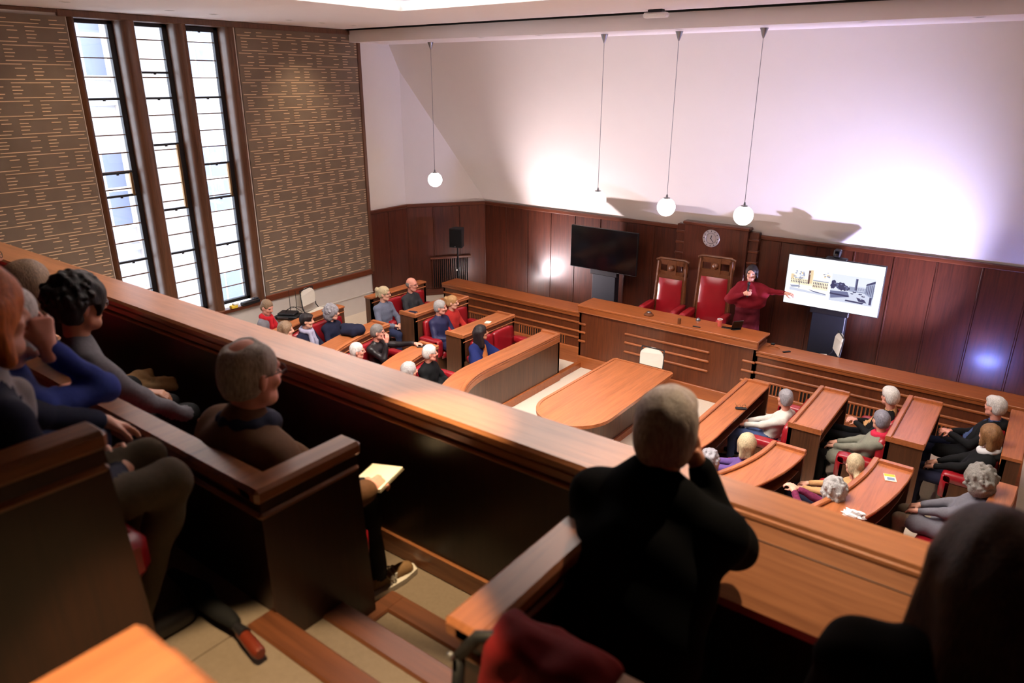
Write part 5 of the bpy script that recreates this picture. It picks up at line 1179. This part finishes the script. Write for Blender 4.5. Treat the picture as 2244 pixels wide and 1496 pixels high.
sit_g('ginger-haired person in a navy jacket and argyle knit resting a hand on the rail', (-2.22, 0.60, 4.41), 3.23, 'c_navy', 'c_khaki', 'bobfull', H_RED, 'skin_fair', res=0.72, hy=8, lean=0.12, inner='c_argyle', lh=(-2.62, 1.04, 3.80), lhd=((-0.15, 0.75, -0.55), (0.1, -0.4, -0.9), 0.22), rh=(-2.24, 0.86, 3.80), rhd=((-0.5, 0.6, 0.3), (-0.8, -0.2, -0.3), 0.8), knees=(0.47, 0.49), ft=(0.30, 0.28), lelb=(-0.5, 0.2, -0.5), amp=0.006, kx=0.10)
sit_g('bearded person in a royal blue jumper leaning with a fist at the cheek', (-2.70, 0.80, 4.24), 3.23, 'c_royal', 'c_denim', 'short', H_WHITE, 'skin_pink', res=0.8, beard='hair_white', heading=97, hy=-5, hp=0.15, lean=0.30, rh=(-2.60, 0.88, 4.14), rhd=((-0.3, 0.1, 1), (-1, 0, 0), 1.1), lh=(-2.98, 0.98, 3.84), amp=0.006, relb=(0.0, 0.25, -1))
sit_g('grey-haired man in a black coat seen from behind, hand at his chin', (-0.78, 1.80, 4.03), 2.78, 'c_jet', 'c_jet', 'swept', ('hair_ashgrey', (172, 158, 148)), 'skin_tan', res=0.72, heading=95, hy=14, hp=0.12, lean=0.30, bulk=1.22, s=1.03, coat=True, extra=quilted, rh=(-0.695, 1.88, 3.89), rhd=((-0.25, -0.1, 1), (-0.5, -0.6, 0.2), 0.9), lh=(-0.98, 1.90, 3.68), amp=0.007, knees=(0.36, 0.36), ft=(0.30, 0.30), rel=(-0.575, 1.90, 3.66), lelb=(-0.3, 0.1, -1))
sit_g('brown-haired woman in a dark coat seen from behind at the reading desk', (0.05, 1.50, 4.09), 2.78, 'c_umber', 'c_jet', 'long', ('hair_chestnut', (70, 46, 30)), 'skin_fair', res=0.72, heading=98, hy=10, hp=0.1, lean=0.14, bulk=1.25, s=1.0, coat=True, scarf=('c_stone', 0), amp=0.007, extra=quilted)
# ================================================================== small things
def lab(o, l, c, g=None): return tag(o, l, c, g)
def bmb(*a, **k): return MB().cbox(*a, **k)
# on the dais desk (top at 1.205) and side desk (1.045)
z = 1.205
o = empty('gavel_block', (-5.20, 10.86, z)); lab(o, 'round dark wooden gavel block on the dais desk', 'gavel block')
MB().lathe([(0.0, 0.0), (0.085, 0.0), (0.085, 0.02), (0.055, 0.035), (0.05, 0.055), (0.0, 0.058)], 20).build('block', 'carved_oak', o, smooth='auto'); MB().lathe([(0.0, 0.058), (0.042, 0.058), (0.036, 0.066), (0, 0.067)], 16).build('plate', 'steel', o, smooth='auto')
o = bmb(-0.022, 0.022, -0.022, 0.022, 0, 0.10, c=0.005).build('wooden_block', 'carved_oak', loc=(-4.58, 10.74, z)); lab(o, 'small upright wooden block at the front of the dais desk', 'block')
o = empty('desk_bell', (-4.40, 11.10, z)); lab(o, 'small steel desk bell in front of the taller throne', 'bell'); MB().lathe([(0.0, 0), (0.04, 0), (0.04, 0.012), (0.034, 0.03), (0.015, 0.045), (0, 0.047)], 16).build('dome', 'steel', o, smooth='auto'); MB().lathe([(0.0, 0.045), (0.006, 0.045), (0.006, 0.058), (0, 0.06)], 8).build('button', 'steel', o)
cup_red = plain('cup_red', (214, 96, 84), 0.5, var=0.05)
o = empty('paper_cup', (-4.00, 11.04, z)); lab(o, 'tall pink-red paper cup on the dais desk', 'cup'); MB().lathe([(0.0, 0), (0.032, 0), (0.042, 0.115), (0.038, 0.115), (0.03, 0.006), (0.0, 0.006)], 18).build('cup_wall', 'cup_red', o, smooth='auto'); MB().lathe([(0.040, 0.112), (0.045, 0.115), (0.044, 0.124), (0.038, 0.124), (0.037, 0.112)], 18, cap=False).build('rim', 'white', o, smooth='auto')
o = empty('tablet', (-3.72, 11.03, z), -2.3); lab(o, 'black tablet propped on a stand at the end of the dais desk', 'tablet')
MB().cbox(-0.09, 0.09, -0.004, 0.004, 0, 0.18, 0.002).rot(0, Matrix.Rotation(-0.35, 4, 'X')).build('screen', 'screen_black', o); MB().cbox(-0.07, 0.07, -0.10, 0.03, 0, 0.012, 0.003).build('stand', 'black', o)
o = empty('phone', (-3.87, 11.02, z), 0.2); lab(o, 'dark phone lying beside the paper cup on the dais desk', 'phone'); MB().cbox(-0.08, 0.08, -0.035, 0.035, 0, 0.012, 0.003).build('body', 'black', o); MB().box(-0.074, 0.074, -0.031, 0.031, 0.0115, 0.0125).build('screen', 'screen_black', o)
o = bmb(-0.065, 0.065, -0.012, 0.012, 0, 0.015, c=0.004).build('pen_tray', 'dark_metal', loc=(-4.28, 10.76, z), rz=0.1); lab(o, 'thin dark pen lying near the front edge of the dais desk', 'pen')
z = 1.045
o = empty('remote_control', (-2.85, 10.92, z), 0.9); lab(o, 'small black remote control on the lower dais desk', 'remote'); MB().cbox(-0.065, 0.065, -0.02, 0.02, 0, 0.016, 0.004).build('body', 'black', o)
for k in range(4): MB().cbox(-0.045+k*0.028, -0.03+k*0.028, -0.008, 0.008, 0.015, 0.018, 0.001).build('button', 'dark_metal', o)
o = empty('cable', (-3.10, 10.98, z)); lab(o, 'coiled orange-brown cable on the lower dais desk', 'cable')
plain('cable_orange', (150, 88, 44), 0.5)
MB().tube([(0.10*math.cos(t_)*(1-0.02*t_)+0.02, 0.06*math.sin(t_), 0.006+0.0015*t_) for t_ in NP.linspace(0, 10, 40)], 0.0045, 5).build('cord', 'cable_orange', o, smooth=True); MB().cbox(-0.06, 0.0, 0.12, 0.17, 0, 0.03, 0.006).build('plug', 'black', o)
# on the benches
o = empty('spectacles', (-2.80, 8.88, 0.852), 0.5); lab(o, 'folded spectacles on their case on the front desk', 'glasses'); MB().cbox(-0.075, 0.075, -0.025, 0.025, 0, 0.022, 0.006).build('case', 'dark_metal', o)
g = MB()
for e in (-1, 1): g.tube([(e*0.033+0.026*math.cos(t_), 0.0, 0.045+0.018*math.sin(t_)) for t_ in NP.linspace(0, 2*PI, 13)], 0.003, 5); g.tube([(e*0.06, 0, 0.045), (e*0.065, 0.12, 0.035)], 0.003, 5)
g.build('frame', 'bronze', o, smooth=True)
plain('leaflet_yellow', (232, 196, 60), 0.6)
o = empty('leaflet', (-0.77, 7.55, 1.152), 0.3); lab(o, 'yellow and white leaflet on the curved desk', 'leaflet'); MB().cbox(-0.055, 0.055, -0.075, 0.075, 0, 0.004, 0.001).build('sheet', 'paper', o); MB().box(-0.05, 0.05, 0.02, 0.07, 0.0035, 0.0045).build('picture', 'leaflet_yellow', o); MB().box(-0.03, 0.04, -0.055, 0.0, 0.0035, 0.0045).build('print', 'slide_grey', o)
def crumple(name, rad, mat, loc, lb, ct):
    bm = bmesh.new(); bmesh.ops.create_icosphere(bm, subdivisions=3, radius=1); rs = random.Random(3)
    for v in bm.verts:
        n_ = 0.75+0.5*abs(math.sin(v.co.x*5.1+v.co.y*3.3))*abs(math.cos(v.co.z*4.7+v.co.y*2.2)); v.co = Vector((v.co.x*rad[0], v.co.y*rad[1], max(-0.2, v.co.z)*rad[2]))*n_
    me = bpy.data.meshes.new(name); bm.to_mesh(me); bm.free(); me.materials.append(MAT[mat]); o_ = bpy.data.objects.new(name, me); COL.objects.link(o_); o_.location = loc; lab(o_, lb, ct); return o_
crumple('tissue', (0.10, 0.07, 0.06), 'white', (-0.90, 6.57, 1.165), 'crumpled white tissue on the curved desk near the coping', 'tissue')
o = empty('wallet', (-8.66, 8.60, 1.152), 0.3); lab(o, 'dark blue wallet on the desk in front of the woman in grey', 'wallet'); MB().cbox(-0.08, 0.08, -0.055, 0.055, 0, 0.02, 0.006).build('cover', 'c_navy', o); MB().cbox(0.07, 0.085, -0.02, 0.02, 0.004, 0.016, 0.003).build('clasp', 'steel', o)
o = empty('paper_sheet', (-7.55, 9.35, 1.002), 0.4); lab(o, 'small folded paper on the desk behind the woman in the cape', 'paper'); MB().cbox(-0.05, 0.05, -0.07, 0.07, 0, 0.003, 0.001).build('sheet', 'paper', o); MB().cbox(-0.05, 0.05, -0.07, 0.0, 0.003, 0.006, 0.001).build('fold', 'paper', o)
o = empty('phone', (-7.62, 7.75, 1.002), 0.8); lab(o, 'black phone on the desk beside the white-haired man in black', 'phone'); MB().cbox(-0.085, 0.085, -0.045, 0.045, 0, 0.016, 0.004).build('body', 'black', o); MB().box(-0.078, 0.078, -0.038, 0.038, 0.0155, 0.0168).build('screen', 'screen_black', o)
# cushion-like coat and bag with the woman with silver curls
F = Field(); F.cap((-0.16, 0, 0.08), (0.14, 0.04, 0.10), 0.085, 0.095, 0.04, 0); F.cap((-0.10, -0.06, 0.06), (0.10, -0.05, 0.07), 0.07, 0.07, 0.04, 0)
o = mesh_fields('folded_coat', [(F, 0.014, 0.008, 3)], ['c_navy']); o.location = (-8.60, 7.16, 1.16); lab(o, 'bundled navy coat on the desk before the woman with silver curls', 'coat')
F = Field(); F.ell((0, 0, 0.16), (0.20, 0.13, 0.15), 0.04, 0); F.cap((-0.15, 0.05, 0.1), (0.16, 0.0, 0.12), 0.09, 0.09, 0.05, 0)
o = mesh_fields('patterned_bag', [(F, 0.014, 0.009, 4)], ['c_patch']); o.location = (-9.25, 7.72, 0.70); lab(o, 'blue and grey patterned bag on the seat beside the silver curls', 'bag')
# by the window
o = empty('side_table', (-10.35, 7.25, 0.45)); lab(o, 'small round wooden side table with radio equipment by the window', 'table')
MB().lathe([(0, 0.60), (0.30, 0.60), (0.31, 0.615), (0.30, 0.63), (0, 0.63)], 28).build('table_top', 'walnut_v', o, smooth='auto'); MB().box(-0.20, -0.16, -0.2, 0.2, 0, 0.60).build('leg', 'walnut_v', o); MB().box(0.16, 0.20, -0.2, 0.2, 0, 0.60).build('leg', 'walnut_v', o)
MB().box(-0.16, 0.16, -0.2, 0.2, 0.22, 0.24).build('shelf', 'walnut_v', o)
o = empty('radio_receiver', (-10.35, 7.25, 1.08), 0.5); lab(o, 'black radio receivers with two antennas on the small round table', 'receiver')
MB().cbox(-0.20, 0.20, -0.14, 0.14, 0, 0.06, 0.012).build('case', 'black', o); MB().cbox(-0.17, 0.14, -0.10, 0.12, 0.06, 0.10, 0.012).build('case', 'dark_metal', o); MB().box(-0.15, 0.05, -0.142, -0.138, 0.02, 0.045).build('display', 'steel', o)
for x in (-0.02, 0.10): MB().tube([(x, 0.12, 0.08), (x, 0.13, 0.46)], [0.006, 0.004], 6).build('antenna', 'black', o)
MB().tube([(0.20*math.cos(t_)*0.8+0.1, 0.05+0.06*math.sin(t_*2), 0.08+0.10*abs(math.sin(t_))) for t_ in NP.linspace(0, 6, 24)], 0.005, 5).build('cable', 'black', o, smooth=True)
o = empty('sill_device', (-11.06, 7.02, 1.27), 0.05); lab(o, 'dark device lying on the window sill', 'device'); MB().cbox(-0.05, 0.05, -0.22, 0.14, 0, 0.06, 0.012).build('case', 'dark_metal', o); MB().cbox(-0.03, 0.04, 0.02, 0.12, 0.06, 0.09, 0.01).build('lid', 'stand_blue', o)
o = empty('sponge_pack', (-11.06, 6.66, 1.27)); lab(o, 'yellow and white pack on the window sill', 'pack'); MB().cbox(-0.045, 0.045, -0.07, 0.05, 0, 0.05, 0.008).build('pack_base', 'leaflet_yellow', o); MB().cbox(-0.045, 0.045, -0.02, 0.07, 0.05, 0.08, 0.008).build('pack_top', 'white', o)
# gallery things
o = empty('notebook', (-2.11, 1.83, 3.375), 0.35); lab(o, 'cream open notebook held by the man in the brown jacket', 'notebook')
M_ = Matrix.Rotation(-0.05, 4, 'Y') @ Matrix.Rotation(-0.06, 4, 'X')
MB().cbox(-0.075, 0.075, -0.11, 0.11, 0, 0.012, 0.002).rot(0, M_).build('pages', 'paper', o); MB().cbox(-0.08, 0.08, -0.115, 0.115, -0.004, 0.0, 0.001).rot(0, M_).build('cover', 'c_khaki', o)
F = Field()
pts = [(0, 0, 0.045), (0.16, 0.0, 0.05), (0.30, 0.0, 0.045), (0.44, 0.0, 0.04)]
F.cap((0, 0, 0.05), (0.2, 0, 0.055), 0.018, 0.040, 0.02, 0); F.cap((0.2, 0, 0.055), (0.42, 0.0, 0.05), 0.040, 0.028, 0.02, 0)
o = empty('umbrella', (-2.08, 0.98, 3.235), -0.05); lab(o, 'folded black umbrella with a red-brown handle on the stair landing', 'umbrella')
u = mesh_fields('canopy', [(F, 0.007, 0.005, 8)], ['c_black'], o); u.location = (-0.25, 0.02, 0)
MB().tube([(0.17, 0.02, 0.05), (0.24, 0.02, 0.048)], [0.014, 0.022], 10).build('collar', 'dark_metal', o, smooth='auto')
plain('handle_red', (98, 36, 20), 0.35)
MB().tube([(0.20, 0.02, 0.045), (0.22, 0.02, 0.042), (0.33, 0.01, 0.036), (0.345, 0.01, 0.036)], [0.015, 0.021, 0.023, 0.018], 12).build('handle', 'handle_red', o, smooth='auto')
# red coat over the bench back, and its strap
F = Field()
F.cap((-0.12, 0.0, -0.005), (0.12, 0.0, -0.012), 0.040, 0.044, 0.03, 0)
for k, x in enumerate((-0.13, -0.095, -0.06, -0.02, 0.025, 0.065, 0.10, 0.135)): F.cap((x, -0.045, -0.01), (x*1.25, -0.085-0.012*(k % 2), -0.42-0.03*(k % 3)), 0.030, 0.036+0.008*(k % 2), 0.018, 0); F.cap((x, 0.045, -0.01), (x, 0.08, -0.25), 0.028, 0.03, 0.02, 0)
cl('c_redcoat', (104, 12, 16))
o = mesh_fields('red_coat', [(F, 0.011, 0.009, 21)], ['c_redcoat']); o.location = (-0.72, 1.12, 3.745); lab(o, 'dark red coat draped over the front bench behind the man in black', 'coat')
o = empty('shoulder_bag_strap', (-0.92, 1.05, 3.70)); lab(o, 'black bag strap with a steel stud hanging at the bench end', 'strap')
MB().tube([(-0.02, -0.01, -0.03), (0.03, 0.0, 0.05), (0.12, 0.05, 0.06), (0.18, 0.10, 0.02)], 0.016, 8).build('strap', 'black', o, smooth=True); MB().tube([(-0.02, -0.01, -0.03), (-0.025, -0.035, -0.3)], 0.016, 8).build('strap_end', 'black', o, smooth=True)
MB().lathe([(0, 0), (0.012, 0.0), (0.010, 0.008), (0, 0.01)], 10).rot(0, Matrix.Translation((-0.03, -0.03, -0.02)) @ Rx).build('stud', 'steel', o, smooth='auto')
F = Field()
for q in range(9): F.cap((-0.15+0.03*q, -0.06+0.02*math.sin(q*2.1), 0.02+0.012*(q % 3)), (-0.12+0.035*q, 0.07+0.02*math.cos(q*1.7), 0.03+0.025*math.sin(q*1.3)), 0.026, 0.022, 0.018, 0)
F.cap((-0.10, 0.0, 0.05), (0.10, 0.02, 0.06), 0.03, 0.025, 0.02, 0)
o = mesh_fields('folded_jacket', [(F, 0.008, 0.006, 31)], ['c_beige']); o.location = (-4.15, 1.86, 3.26); lab(o, 'folded beige jacket on a lap in front of the young man', 'jacket')

# sneakers of the man in the brown jacket: laces, sole and the white letter on the side
jm = [o for o in bpy.data.objects if o.get('label', '').startswith('older grey-haired man')][0]
plain('sole', (190, 184, 176), 0.6)
an = _v(0.11*0.9, 0.47, 0.085)
MB().prism([(-0.05, -0.08), (0.05, -0.08), (0.06, 0.10), (0.045, 0.185), (0.0, 0.20), (-0.045, 0.18), (-0.055, 0.10)], 0.003, 0.028).build('sole', 'sole', jm, loc=(an[0]+0.01, an[1]+0.01, 0))
nb = MB()
for poly in ([(0, 0), (0.011, 0), (0.018, 0.046), (0.007, 0.046)], [(0.007, 0.046), (0.019, 0.046), (0.036, 0.0), (0.024, 0.0)], [(0.025, 0), (0.036, 0), (0.043, 0.046), (0.032, 0.046)]): nb.prism(poly, 0, 0.003)
nb.rot(0, Matrix(((0, 0, 1, 0.0), (1, 0, 0, 0), (0, 1, 0, 0), (0, 0, 0, 1)))).build('letter', 'white', jm, loc=(an[0]+0.054, an[1]+0.03, 0.032))
lc = MB()
for k in range(4): lc.tube([(-0.028, 0.03+k*0.024, 0.088-k*0.009), (0.0, 0.036+k*0.024, 0.098-k*0.010), (0.028, 0.03+k*0.024, 0.088-k*0.009)], 0.0035, 5)
lc.tube([(0.0, 0.03, 0.10), (0.045, 0.02, 0.075), (0.055, 0.04, 0.05)], 0.003, 5); lc.tube([(0.0, 0.03, 0.10), (0.03, 0.05, 0.085), (0.058, 0.06, 0.04)], 0.003, 5)
lc.build('laces', 'c_stone', jm, smooth=True, loc=(an[0]+0.005, an[1], 0.0))
